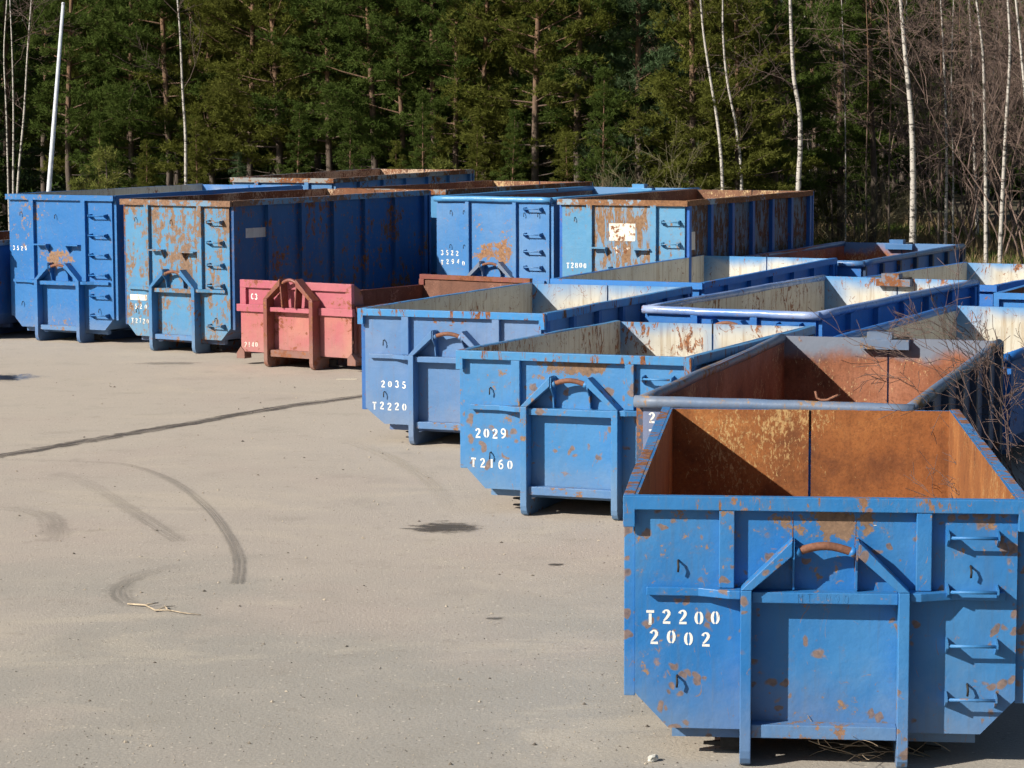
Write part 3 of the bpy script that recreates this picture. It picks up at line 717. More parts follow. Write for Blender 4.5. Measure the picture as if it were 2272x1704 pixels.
# ------------------------------------------------------------------ pink flat container
def pink_container():
    X, Y, yaw = -3.70, 41.207, .612
    P = painted('pink_paint', (.40, .10, .14), fade=(.43, .15, .165), rust=.40, spots=.25, seed=20.0, fadeamt=.8, rust_cols=((.08, .03, .02), (.2, .06, .035), (.34, .12, .06)))
    PL = painted('pink_lower', (.40, .11, .13), fade=(.44, .185, .14), rust=.38, spots=.3, seed=20.6, fadeamt=1.0, rust_cols=((.08, .03, .02), (.2, .06, .035), (.34, .12, .06)))
    LG = painted('pink_frame_shaded_side', (.21, .065, .055), fade=(.25, .095, .06), rust=.52, spots=.2, seed=21.0, rust_cols=((.09, .035, .02), (.2, .075, .04), (.32, .13, .06)))
    I = rust_plate('inside_pink', ((.10, .042, .028), (.16, .07, .045), (.24, .11, .075)), flake=(.5, .3, .22), flakeamt=.08, seed=21)
    a, L, H, zl, hw = .2, 5.05, 1.43, .22, 1.19
    HS, HR = 1.06, 1.25
    t = empty('rolloff_container', (X, Y, 0), -yaw)
    tag(t, 'low pink container with brown hook frame standing in front of 3520', 'container', 'roll-off containers parked in rows')
    MB().box(-hw, hw, a, a+.02, zl, .93).build('lower_plate', [PL, I], t)
    MB().box(-hw, hw, a+.045, a+.06, .93, H-.02).build('recessed_plate', [P, I], t)
    MB().box(-hw-.01, hw+.01, a-.01, a+.07, 1.30, H).build('top_bar', P, t, bevel=.005)
    for s in (-1, 1):
        MB().box(*sorted((s*(hw+.008), s*(hw-.115))), a-.008, a+.068, .931, 1.299).build('end_bar', P, t)
        x0, x1 = sorted((s*.535, s*(hw+.055)))
        MB().box(x0, x1, a-.05, a+.03, .90, 1.02).build('band', P, t, bevel=.005)
        yb = a+L
        mb = MB(); mb.box(*sorted((s*hw, s*(hw-.02))), a+.071, yb, zl, HS-.003, [0, 0, 0, 0] + ([1, 0] if s > 0 else [0, 1]))
        mb.build('side_wall', [LG, I], t)  # side walls and ribs take the darker frame brown to paint their shade
        MB().box(*sorted((s*(hw+.001), s*(hw+.055))), a+.072, yb+.04, HS-.1, HS).build('side_rim', LG, t)
        arcp = [(a+.071, H-.02), (a+.12, H-.03), (a+.22, H-.09), (a+.30, H-.2), (a+.33, HS+.002), (a+.071, HS+.002)]
        MB().prism(arcp, *sorted((s*(hw-.004), s*(hw-.03))), 'x').build('corner_gusset', LG, t)
        for k in range(6):
            yy = a+.2+(L-.3)*k/5
            MB().box(*sorted((s*hw, s*(hw+.045))), yy-.05, yy+.05, zl, HS-.101).build('side_rib', LG, t)
        # corner shoe
        MB().prism([(s*(hw-.08), .10), (s*(hw+.09), .10), (s*(hw+.09), .19), (s*(hw+.0), .30), (s*(hw-.08), .219)], a-.02, a+.16, 'y').build('corner_shoe', LG, t)
        lw = .08
        prof = [(0, 1.14), (0, .11), (.012, .06), (.035, .025), (.075, .004), (.12, 0), (yb-.05, 0), (yb-.05, zl-.02), (a-.004, zl-.02), (a-.004, 1.14)]
        MB().prism(prof, *sorted((s*.53, s*(.53-lw))), 'x').build('runner', LG, t, bevel=.006)
        MB().prism([(s*.53, 1.142), (s*(.53-lw), 1.142), (s*.17, 1.37), (s*.17, 1.49)], .002, a-.012, 'y').build('hook_brace', LG, t, bevel=.006)
        MB().prism([(s*.185, 1.42), (s*.165, 1.42), (s*.125, 1.0), (s*.145, 1.0)], .02, a-.012, 'y').build('gusset', LG, t)
        lg = MB(); lg.box(*sorted((s*.531, s*.66)), .42, .5, .02, .15)
        lg.prism([(s*.66, .03), (s*.80, .045), (s*.80, .055), (s*.66, .07)], .44, .48, 'y'); lg.build('locking_lug', M_DARK, t)
    yb = a+L
    MB().box(-hw, hw, yb+.001, yb+.03, zl, HR-.08, [0, 0, 1, 0, 0, 0]).build('rear_door', [PL, I], t)
    MB().box(-hw-.03, hw+.06, yb-.03, yb+.06, HR-.079, HR+.004).build('rear_rim', LG, t)
    for s in (-1, 1):
        MB().box(*sorted((s*(hw-.06), s*(hw+.05))), yb-.029, yb+.059, HS+.001, HR-.08).build('corner_post', LG, t)
    MB().box(-hw+.03, hw-.03, a+.08, yb-.003, zl+.002, zl+.03).build('floor', I, t)
    MB().tube([(-.17+.34*k/10, .07, 1.405+.06*math.sin(math.pi*k/10)) for k in range(11)], .03, 10).build('hook_bar', LG, t)
    MB().box(-.449, .449, .06, a-.002, .93, 1.0).build('cross_bar', P, t, bevel=.004)
    MB().box(-.449, .449, .06, a-.002, zl-.04, zl+.07).build('cross_bar', LG, t, bevel=.004)
    stencil('C3', -1.0, -.86, 1.15, .10, a+.045, M_STENCIL, t, seed=30)
    stencil('2140', -1.12, -.83, .345, .09, a, M_STENCIL_WORN, t, seed=31)
pink_container()

# ------------------------------------------------------------------ ground
def ground_material():
    m, nt, b, out = newmat('forest_floor')
    tc = nt.n('ShaderNodeTexCoord'); v = tc.outputs['Object']
    n1 = nt.noise(v, .35, 5, .6); n2 = nt.noise(v, 3.0, 8, .7)
    c = nt.mix(nt.step(n1, .4, .62), (.10, .075, .045), (.045, .055, .02))
    c = nt.mix(nt.math('MULTIPLY', nt.step(n2, .45, .7), .7), c, (.17, .125, .07))
    nt.l(c, b.inputs['Base Color']); b.inputs['Roughness'].default_value = .95
    nt.l(nt.bump(n2, .8, .08), b.inputs['Normal'])
    return m

def asphalt_material():
    m, nt, b, out = newmat('dusty_asphalt')
    tc = nt.n('ShaderNodeTexCoord'); v = tc.outputs['Object']
    big = nt.noise(v, .16, 4, .62, .6)
    mid = nt.noise(v, 1.1, 5, .66)
    yy = nt.sep(v)[1]
    # sandier towards the middle of the yard, greyer close to the berm; ragged boundary
    far = nt.step(nt.math('ADD', yy, nt.math('MULTIPLY', nt.math('SUBTRACT', big, .5), 18.0)), 19.0, 24.0)
    far2 = nt.step(nt.math('ADD', yy, nt.math('MULTIPLY', nt.math('SUBTRACT', mid, .5), 10.0)), 24.0, 36.0)
    c = nt.mix(far, (.345, .32, .28), (.43, .375, .322))
    c = nt.mix(nt.math('MULTIPLY', far2, .7), c, (.475, .415, .345))
    pink = nt.step(nt.noise(v, .33, 3, .6), .50, .66)
    c = nt.mix(nt.math('MULTIPLY', pink, .4), c, (.435, .36, .31))
    c = nt.mix(nt.math('MULTIPLY', nt.step(mid, .50, .72), .30), c, (.50, .44, .37))
    c = nt.mix(nt.math('MULTIPLY', nt.step(mid, .47, .28), .30), c, (.27, .245, .205))
    drift = nt.noise(nt.scale(v, (.55, .9, 1)), .55, 5, .7, .9)
    c = nt.mix(nt.math('MULTIPLY', nt.step(drift, .52, .66), .42), c, (.53, .46, .365))
    dirty = nt.noise(v, 2.7, 5, .72)
    c = nt.mix(nt.math('MULTIPLY', nt.step(dirty, .56, .74), .42), c, (.25, .22, .18))
    # aggregate
    fine = nt.noise(v, 38, 3, .8)
    c = nt.mix(nt.math('MULTIPLY', nt.step(fine, .62, .36), .26), c, (.21, .19, .165))
    c = nt.mix(nt.math('MULTIPLY', nt.step(fine, .55, .72), .24), c, (.60, .545, .47))
    vo = nt.n('ShaderNodeTexVoronoi'); nt.l(v, vo.inputs['Vector']); vo.inputs['Scale'].default_value = 24
    sp = nt.n('ShaderNodeSeparateColor'); nt.l(vo.outputs['Color'], sp.inputs[0])
    inside = nt.step(vo.outputs['Distance'], .30, .2)
    c = nt.mix(nt.math('MULTIPLY', nt.math('MULTIPLY', nt.step(sp.outputs[0], .9, .92), inside), .7), c, (.62, .55, .46))
    c = nt.mix(nt.math('MULTIPLY', nt.math('MULTIPLY', nt.step(sp.outputs[1], .9, .92), inside), .6), c, (.16, .14, .115))
    nt.l(c, b.inputs['Base Color']); b.inputs['Roughness'].default_value = .9
    b.inputs['Specular IOR Level'].default_value = .25
    nt.l(nt.bump(nt.noise(v, 30, 3, .8), .6, .012), b.inputs['Normal'])
    return m

g = link('ground', mkmesh('ground', [(-500, -60, 0), (500, -60, 0), (500, 900, 0), (-500, 900, 0)], [(0, 1, 2, 3)], ground_material()))
g.location.z = -.012
tag(g, kind='structure')
ypts = [(-90, -30), (3.55, -30), (3.75, 14), (4.15, 19), (6.3, 25), (9.5, 33), (12.2, 42), (12.8, 52), (10.5, 59.5), (3, 62), (-8, 65.5), (-24, 70), (-90, 80)]
rnd = random.Random(5)
ed = []
for i, p in enumerate(ypts):                     # ragged outer edge
    q = ypts[(i+1) % len(ypts)]
    n = 1 if (p[1] < -20 or q[1] < -20) and not (p == (3.55, -30)) else max(1, int(math.dist(p, q)/.5))
    for k in range(n):
        t = k/n; j = .16 if n > 1 else 0
        ed.append((p[0]+(q[0]-p[0])*t+rnd.uniform(-j, j), p[1]+(q[1]-p[1])*t+rnd.uniform(-j, j), 0))
yard = link('asphalt_yard', mkmesh('asphalt_yard', ed, [tuple(range(len(ed)))], asphalt_material()))
tag(yard, kind='structure')
yard.location.z = -.002

def decal_material(name, col, dens, ragged=.5, streaky=8.0, rough=.85, along=1.2):
    m, nt, b, out = newmat(name)
    uv = nt.n('ShaderNodeUVMap'); s = nt.sep(uv.outputs[0])
    tc = nt.n('ShaderNodeTexCoord')
    d = nt.math('ABSOLUTE', nt.math('SUBTRACT', s[0], .5))
    ns = nt.noise(tc.outputs['Object'], 5.0, 6, .7)
    edge = nt.step(nt.math('ADD', d, nt.math('MULTIPLY', nt.math('SUBTRACT', ns, .5), ragged)), .46, .22)
    stv = nt.n('ShaderNodeCombineXYZ'); nt.l(nt.math('MULTIPLY', s[0], streaky), stv.inputs[0]); nt.l(nt.math('MULTIPLY', s[1], along), stv.inputs[1])
    st = nt.noise(stv.outputs[0], 1.0, 5, .65)
    ends = nt.math('MULTIPLY', nt.step(s[2], 0, 1), 1.0)
    al = nt.math('MULTIPLY', edge, nt.math('MULTIPLY', nt.step(st, .28, .62), dens))
    fn = nt.noise(tc.outputs['Object'], 40, 4, .7)
    al = nt.math('MULTIPLY', al, nt.step(fn, .15, .5))
    at = nt.n('ShaderNodeAttribute'); at.attribute_name = 'fade'
    al = nt.math('MULTIPLY', al, at.outputs['Fac'])
    nt.l(al, b.inputs['Alpha'])
    b.inputs['Base Color'].default_value = (*col, 1); b.inputs['Roughness'].default_value = rough
    return m

def catmull(P, n=12):
    P = [Vector((*p, 0)) for p in P]; out = []
    for i in range(len(P)-1):
        a, b, c, d = P[max(i-1, 0)], P[i], P[i+1], P[min(i+2, len(P)-1)]
        for k in range(n):
            t = k/n
            out.append(.5*((2*b)+(c-a)*t+(2*a-5*b+4*c-d)*t*t+(3*b-a-3*c+d)*t**3))
    out.append(P[-1]); return out

def ribbon(name, pts, width, mat, z, fades=None, across=6):
    C = catmull(pts); n = len(C); vs = []; fs = []; uvs = []; fd = []; dist = 0
    for i, p in enumerate(C):
        d = (C[min(i+1, n-1)]-C[max(i-1, 0)]).normalized(); nr = Vector((-d.y, d.x, 0))
        if i: dist += (p-C[i-1]).length
        f = 1.0
        if fades:
            t = i/(n-1)*(len(fades)-1); k = min(int(t), len(fades)-2); f = fades[k]+(fades[k+1]-fades[k])*(t-k)
        for j in range(across+1):
            u = j/across; vs.append(p+nr*(u-.5)*width+Vector((0, 0, z))); uvs.append((u, dist)); fd.append(f)
    w = across+1
    for i in range(n-1):
        for j in range(across): fs.append((i*w+j, (i+1)*w+j, (i+1)*w+j+1, i*w+j+1))
    me = mkmesh(name, vs, fs, mat)
    ul = me.uv_layers.new(name='UVMap')
    for lp in me.loops: ul.data[lp.index].uv = uvs[lp.vertex_index]
    at = me.attributes.new('fade', 'FLOAT', 'POINT'); at.data.foreach_set('value', fd)
    return link(name, me)

tag(ribbon('tar_seam', [(-11, 22.9), (-6.31, 30.56), (-5.44, 32.01), (-4.39, 33.8), (-3.33, 35.63), (-2.16, 37.17), (-.6, 39.5)], .40,
           decal_material('tar_seam', (.075, .062, .055), .85, .8, 5.0, along=.9), .003), kind='structure')
tag(ribbon('tyre_mark', [(-6.6, 30.25), (-4.98, 29.92), (-4.43, 29.43), (-3.82, 28.16), (-3.23, 26.29), (-2.81, 24.51), (-2.57, 23.2), (-2.45, 21.98)], .17,
           decal_material('tyre_mark', (.11, .103, .095), .48, .3, 7.0, along=.25), .0065, (.05, .25, .4, .55, .65, .8, .95, 1.0)), kind='structure')
tag(ribbon('tyre_mark', [(-5.4, 29.2), (-4.91, 28.37), (-4.32, 26.96), (-3.76, 25.54), (-3.25, 24.25)], .3,
           decal_material('tyre_mark_faint', (.10, .095, .085), .30, .5, 9.0, along=.3), .0025, (0, .3, .4, .8, .5)), kind='structure')
tag(ribbon('tyre_mark', [(-3.0, 23.0), (-3.36, 22.5), (-3.47, 21.87), (-3.41, 21.39), (-3.2, 20.98), (-2.9, 20.9)], .3,
           decal_material('scuff', (.11, .104, .095), .34, .9, 6.0, along=.9), .0025, (0, .5, 1, .9, .3, 0)), kind='structure')
tag(ribbon('tyre_mark', [(-5.6, 26.5), (-4.95, 26.0), (-4.62, 25.0), (-4.5, 24.2)], .4,
           decal_material('scuff_left', (.10, .095, .085), .28, .8, 6.0, along=.5), .0045, (0, .7, .8, .2)), kind='structure')
tag(ribbon('tyre_mark', [(-2.2, 32.0), (-1.6, 30.6), (-1.0, 28.5), (-.6, 26.0)], .3,
           decal_material('dust_arc', (.50, .44, .35), .35, .5, 6.0, along=.4), .0045, (0, .8, .8, .0)), kind='structure')

def blot_material(name, col, dens, rough, spec):
    m, nt, b, out = newmat(name)
    uv = nt.n('ShaderNodeUVMap'); s = nt.sep(uv.outputs[0]); tc = nt.n('ShaderNodeTexCoord')
    dx = nt.math('SUBTRACT', s[0], .5); dy = nt.math('SUBTRACT', s[1], .5)
    r = nt.math('SQRT', nt.math('ADD', nt.math('MULTIPLY', dx, dx), nt.math('MULTIPLY', dy, dy)))
    ns = nt.noise(nt.scale(tc.outputs['Object'], (1.3, 5, 1)), 2.6, 6, .78, .9)
    a = nt.step(nt.math('ADD', r, nt.math('MULTIPLY', nt.math('SUBTRACT', ns, .5), 1.5)), .36, .20)
    nt.l(nt.math('MULTIPLY', a, dens), b.inputs['Alpha'])
    b.inputs['Base Color'].default_value = (*col, 1); b.inputs['Roughness'].default_value = rough; b.inputs['Specular IOR Level'].default_value = spec
    return m
def blot(name, cx, cy, w, d, mat, z, rz=0.0):
    me = mkmesh(name, [(-w/2, -d/2, z), (w/2, -d/2, z), (w/2, d/2, z), (-w/2, d/2, z)], [(0, 1, 2, 3)], mat)
    ul = me.uv_layers.new(name='UVMap')
    for i, q in enumerate(((0, 0), (1, 0), (1, 1), (0, 1))): ul.data[i].uv = q
    o = link(name, me, loc=(cx, cy, 0)); o.rotation_euler.z = rz
    return tag(o, kind='structure')
OIL = blot_material('oil_stain_and_shadow', (.085, .072, .06), .8, .7, .3)
DAMP = blot_material('damp_patch', (.05, .055, .065), .9, .15, .8)
blot('oil_stain_and_shadow', -.70, 25.02, .95, .95, OIL, .003)
blot('puddle', -8.35, 39.9, 2.0, 1.5, DAMP, .003)
blot('oil_stain_and_shadow', -5.8, 42.2, 1.6, .7, blot_material('oil_and_shadow_faint', (.12, .11, .10), .3, .7, .3), .003)  # faint shadow patch painted on the asphalt in front of container 3520
blot('oil_stain_and_shadow', .40, 22.9, .22, .2, OIL, .003)
blot('oil_stain_and_shadow', -.15, 20.4, .22, .16, blot_material('oil_and_shadow_faint', (.1, .09, .08), .6, .7, .3), .003)

# loose grit on the asphalt (nobody could count it)
rs = np.random.RandomState(3)
gv = []; gf = []
def grit_piece(x, y, r, h):
    o = len(gv); n = 5; ph = rs.rand()*6
    for k in range(n):
        a = ph+2*math.pi*k/n; rr = r*(.6+.6*rs.rand()); gv.append((x+rr*math.cos(a), y+rr*math.sin(a), 0.0))
    gv.append((x, y, h))
    for k in range(n): gf.append((o+k, o+(k+1) % n, o+n))
for k in range(2600):
    t = rs.rand()
    y = 15+27*t*t; x = rs.uniform(-.21*y-.2, .10*y)
    grit_piece(x, y, rs.uniform(.003, .009), rs.uniform(.003, .008))
for k in range(160):
    y = 15+25*rs.rand(); x = rs.uniform(-.2*y, .08*y)
    grit_piece(x, y, rs.uniform(.01, .024), rs.uniform(.008, .018))
def grit_mat():
    m, nt, b, out = newmat('grit')
    tc = nt.n('ShaderNodeTexCoord'); n = nt.noise(tc.outputs['Object'], 2.7, 2, .5)
    c = nt.mix(nt.step(n, .42, .56), (.10, .085, .07), (.42, .36, .28))
    nt.l(c, b.inputs['Base Color']); b.inputs['Roughness'].default_value = .9
    return m
tag(link('grit', mkmesh('grit', gv, gf, grit_mat())), 'loose grit and small stones scattered over the asphalt', 'grit', kind='stuff')

# single small things on the asphalt
def stone(name, x, y, r, mat, label, cat='stone'):
    bm = bmesh.new(); bmesh.ops.create_icosphere(bm, subdivisions=2, radius=1)
    q = random.Random(int(x*100))
    for v in bm.verts:
        v.co = Vector((v.co.x*r*1.3, v.co.y*r*.8, max(-.55, v.co.z)*r*.75))*(.85+.3*q.random())
    mn = min(v.co.z for v in bm.verts)
    for v in bm.verts: v.co.z -= mn
    me = bpy.data.meshes.new(name); bm.to_mesh(me); bm.free(); me.materials.append(mat)
    o = link(name, me, loc=(x, y, 0)); o.rotation_euler.z = x
    return tag(o, label, cat)
stone('stone', .90, 15.78, .035, simple('white_stone', (.6, .58, .52), .8, .2, 20), 'small white stone on the asphalt left of the nearest container')
twig_m = simple('dry_wood', (.44, .36, .26), .85, .25, 14)
tw = MB()
main = [(-3.28, 21.02, .012), (-3.12, 20.93, .02), (-3.0, 20.72, .015), (-2.9, 20.75, .012), (-2.75, 20.62, .012), (-2.60, 20.57, .006)]
tw.tube(main, [.008, .008, .007, .006, .005, .003], 6)
o = tag(tw.build('dry_stick', twig_m), 'thin pale dry stick lying beside the tyre scuff', 'stick')
for pts in ([(-3.0, 20.72, .015), (-2.93, 20.86, .02), (-2.86, 20.92, .012)], [(-2.9, 20.75, .012), (-2.95, 20.9, .02)], [(-3.12, 20.93, .02), (-3.02, 21.03, .02)]):
    MB().tube(pts, [.007, .005, .002][:len(pts)], 5).build('side_twig', twig_m, o)
strip = MB().box(-.16, .16, -.014, .014, 0, .012).build('wooden_strip', simple('pale_wood', (.6, .55, .45), .8, .1, 5), loc=(-2.62, 39.5, 0))
tag(strip, 'short pale wooden strip lying beside the faded blue 2035 container', 'strip')

# bent metal strip on the tube rim of the grey-blue container
cy, sy = math.cos(.318), math.sin(.318)
def on_rim(x, z): return (2.286+x*cy+.145*sy, 22.165-x*sy+.145*cy, z)
sp = MB(); sp.tube([on_rim(.39, 1.69), on_rim(.405, 1.63), on_rim(.44, 1.611), on_rim(.50, 1.613), on_rim(.55, 1.64), on_rim(.60, 1.66)], .012, 6)
tag(sp.build('bent_strip', M_HOOK), 'bent rusty metal strip caught on the grey-blue tube rim', 'scrap')

# ------------------------------------------------------------------ leaning pole
pole_m = simple('pole_metal', (.55, .58, .62), .45, .08, 3, .5, .05)
po = MB(); po.tube([(-10.9, 58, 0), (-10.69, 58, 2.44), (-10.26, 58, 6.74)], [.062, .058, .038], 12)
p = empty('leaning_pole', (0, 0, 0)); p.location = (-10.9, 58, 0)
shaft = po.build('shaft', pole_m, p); shaft.location = (10.9, -58, 0)
cap = MB(); cap.tube([(-10.26, 58, 6.735), (-10.258, 58, 6.78)], [.046, .03], 10); cp = cap.build('cap', pole_m, p); cp.location = (10.9, -58, 0)
col_ = MB(); col_.tube([(-10.735, 58, 1.98), (-10.69, 58, 2.44)], [.068, .068], 12); cl = col_.build('sleeve', pole_m, p); cl.location = (10.9, -58, 0)
tag(p, 'thin pale metal pole leaning right, rising behind container 3526', 'pole')

# ------------------------------------------------------------------ vegetation
def leaf_mat(name, c1, c2, c3, rnd_amt=.4, trans=.35):
    m, nt, b, out = newmat(name)
    tc = nt.n('ShaderNodeTexCoord'); oi = nt.n('ShaderNodeObjectInfo')
    n = nt.noise(tc.outputs['Object'], .8, 1, .6); n2 = nt.noise(tc.outputs['Object'], 6, 1, .6)
    c = nt.mix(nt.step(n, .35, .65), c1, c2)
    c = nt.mix(nt.math('MULTIPLY', nt.step(n2, .45, .7), .6), c, c3)
    c = nt.mix(nt.math('MULTIPLY', oi.outputs['Random'], rnd_amt), c, tuple(x*.55 for x in c1))
    nt.t.nodes.remove(b); b = nt.n('ShaderNodeBsdfDiffuse'); nt.l(c, b.inputs['Color'])
    tr = nt.n('ShaderNodeBsdfTranslucent'); nt.l(c, tr.inputs[0])
    mx = nt.n('ShaderNodeMixShader'); mx.inputs[0].default_value = trans
    nt.l(b.outputs[0], mx.inputs[1]); nt.l(tr.outputs[0], mx.inputs[2]); nt.l(mx.outputs[0], out.inputs[0])
    return m
N_OLIVE = leaf_mat('needles_olive', (.125, .138, .028), (.155, .165, .04), (.092, .108, .022), .25)
N_GREEN = leaf_mat('needles_green', (.078, .118, .027), (.10, .138, .034), (.056, .088, .022), .25)
N_BLUE = leaf_mat('needles_blue_green', (.085, .135, .062), (.11, .16, .078), (.06, .10, .042), .2)
N_DARK = leaf_mat('needles_dark', (.06, .098, .026), (.075, .112, .03), (.045, .075, .02))

def bark_mat(name, low, high, z0, z1):
    m, nt, b, out = newmat(name)
    tc = nt.n('ShaderNodeTexCoord'); v = tc.outputs['Object']; zz = nt.sep(v)[2]
    n = nt.noise(nt.scale(v, (14, 14, 4)), 1, 6, .7)
    c = nt.mix(nt.step(zz, z0, z1), low, high)
    c = nt.mix(nt.math('MULTIPLY', nt.step(n, .4, .65), .6), c, tuple(x*.45 for x in low))
    nt.l(c, b.inputs['Base Color']); b.inputs['Roughness'].default_value = .9
    nt.l(nt.bump(n, .6, .03), b.inputs['Normal'])
    return m
B_PINE = bark_mat('pine_bark', (.105, .082, .066), (.19, .108, .062), 2.0, 6.0)
B_TWIG = simple('brown_twig', (.105, .075, .062), .85, .3, 6)
B_TWIGP = simple('purple_brown_twig', (.185, .13, .108), .85, .3, 6)
B_TWIGY = simple('greenish_stem', (.17, .15, .085), .85, .25, 6)

def birch_mat():
    m, nt, b, out = newmat('birch_bark')
    tc = nt.n('ShaderNodeTexCoord'); v = tc.outputs['Object']
    n = nt.noise(nt.scale(v, (5, 5, 16)), 1, 5, .7, .3)
    n2 = nt.noise(nt.scale(v, (2.5, 2.5, 3.2)), 1, 4, .65)
    c = nt.mix(nt.step(n, .53, .60), (.44, .41, .37), (.07, .06, .052))
    c = nt.mix(nt.step(n2, .56, .63), c, (.055, .05, .045))
    nt.l(c, b.inputs['Base Color']); b.inputs['Roughness'].default_value = .7
    return m
B_BIRCH = birch_mat()

def tri_mesh(name, V, mat):
    """V: (n,3,3) triangles"""
    n = len(V); me = bpy.data.meshes.new(name)
    me.vertices.add(n*3); me.loops.add(n*3); me.polygons.add(n)
    me.vertices.foreach_set('co', np.asarray(V, np.float32).ravel())
    me.loops.foreach_set('vertex_index', np.arange(n*3, dtype=np.int32))
    me.polygons.foreach_set('loop_start', np.arange(0, n*3, 3, dtype=np.int32))
    me.polygons.foreach_set('loop_total', np.full(n, 3, np.int32))
    me.materials.append(mat); me.update(calc_edges=True)
    return me

def tufts(rs, C, D, per, ln, wd, spread):
    """needle tufts at centres C pointing along D"""
    n = len(C)
    d = D[:, None, :]+rs.normal(0, spread, (n, per, 3)); d /= np.linalg.norm(d, axis=2, keepdims=True)+1e-9
    side = np.cross(d, rs.normal(0, 1, (n, per, 3))); side /= np.linalg.norm(side, axis=2, keepdims=True)+1e-9
    l = ln*(.7+.6*rs.rand(n, per, 1)); w = wd*(.7+.6*rs.rand(n, per, 1))
    c = C[:, None, :]+rs.normal(0, .02, (n, per, 3))
    T = np.stack([c-side*w*.5, c+side*w*.5, c+d*l], 2)
    return T.reshape(-1, 3, 3)

def pine(name, seed, H, base, rmax, mat, density=1.0, droop=0.0, tuft=(.12, .026), dead=.8, per=8, mm=(16, 24), lean=0.0, trunk_r=.11, bark=None, top=99.0):
    rs = np.random.RandomState(seed)
    tz = np.linspace(0, H, 12); ph = rs.rand(2)*6
    cx = lambda z: lean*z+.10*math.sin(z*.45+ph[0])*min(1, z/2); cyy = lambda z: .10*math.sin(z*.4+ph[1])*min(1, z/2)
    mb = MB(); mb.tube([(cx(z), cyy(z), z) for z in tz], [trunk_r*(1-.9*z/H)+.008 for z in tz], 7)
    C = []; D = []
    z = base-dead*3
    while z < H-.15:
        t = max(0, (z-base)/(H-base)); live = z > base
        nb = rs.randint(2, 5)
        a0 = rs.rand()*6.28
        for k in range(nb):
            a = a0+6.283*k/nb+rs.normal(0, .25)
            Lb = rmax*((1-t)**.75*.92+.10)*rs.uniform(.55, 1.12)
            if not live:
                if rs.rand() < .3 or z < .5: continue
                Lb *= .55
            up = (.05+.75*t-droop)*(1 if live else .2)+rs.normal(0, .1)
            zz = z+rs.uniform(-.12, .12)
            pts = []
            for s in (0, .35, .7, 1.0):
                r = Lb*s
                pts.append((cx(zz)+r*math.cos(a+.2*s), cyy(zz)+r*math.sin(a+.2*s), zz+r*up+(.12*Lb*s*s if droop == 0 else -.05*s)))
            if z < top: mb.tube(pts, [(.03*(1-t)+.008)*(1 if live else .6), (.02*(1-t)+.006)*(1 if live else .55), .010 if live else .006, .004], 3, caps=False)
            if not live: continue
            P = np.array(pts)
            nc = max(3, int(Lb*7*density)) if z < top else max(2, int(Lb*3))
            for q in range(nc):
                s = rs.uniform(.22, 1.02)
                i = min(2, int(s/.35)); f = min(1.1, (s-i*.35)/.35)
                p = P[i]+(P[i+1]-P[i])*f
                lat = rs.uniform(-1, 1)*.42*Lb*(.35+.5*(1-s))
                nrm = np.array([-math.sin(a), math.cos(a), 0])
                c0 = p+nrm*lat+np.array([0, 0, rs.uniform(-.06, .14)-abs(lat)*droop*.5])
                dirv = np.array([math.cos(a), math.sin(a), .45+up-droop])+nrm*np.sign(lat)*.5
                if z < top and abs(lat) > .12: mb.tube([tuple(p-np.array([math.cos(a), math.sin(a), 0])*.1), tuple(c0)], [.006, .003], 3, caps=False)
                m_ = rs.randint(*mm)
                C.append(c0+rs.normal(0, 1, (m_, 3))*np.array([.13, .13, .07])); D.append(np.repeat((dirv/np.linalg.norm(dirv))[None], m_, 0))
        z += rs.uniform(.26, .50)
    C = np.concatenate(C); D = np.concatenate(D)
    T = tufts(rs, C, D, per, tuft[0], tuft[1], .75)
    return mb.mesh(name+'_trunk', bark or B_PINE), tri_mesh(name+'_crown', T, mat), len(T)

PINES = []
specs = [  # seed H base r mat
    (1, 13.0, 2.4, 2.7, N_OLIVE, .58), (2, 12.0, 1.8, 2.3, N_GREEN, .62), (3, 13.5, 3.3, 2.4, N_GREEN, .62), (4, 11.5, 1.0, 2.3, N_OLIVE, .66),
    (5, 12.5, 4.2, 2.2, N_GREEN, .58), (6, 10.5, 1.0, 2.1, N_BLUE, .72), (7, 12.5, 2.2, 2.7, N_OLIVE, .58)]
for (sd, H_, b_, r_, mt, dn) in specs:
    PINES.append(pine('pine%d' % sd, sd, H_, b_, r_, mt, dn, top=9.0)[:2])
SPRUCE = []
for sd in (21, 22):
    SPRUCE.append(pine('spruce%d' % sd, sd, 12.5, .4, 1.7, N_DARK, .9, droop=.35, tuft=(.17, .055), dead=0, trunk_r=.1, per=5, mm=(14, 20), top=9.5)[:2])
DENSE = [pine('thick%d' % sd, sd, 11, .5, 2.3, N_DARK if sd % 2 else N_GREEN, .55, tuft=(.26, .09), dead=0, per=5, mm=(9, 14), top=5)[:2] for sd in (31, 32)]

def place_tree(name, meshes, X, Y, sc, rz, label, cat, group=None, sz=None, parts=('trunk', 'crown')):
    t = empty(name, (X, Y, -.02), rz); t.scale = (sc, sc, sz or sc)
    for pn, me in zip(parts, meshes): link(pn, me, t)
    return tag(t, label, cat, group)
def XP(px, Y): return (px-1136)/5556.4*Y

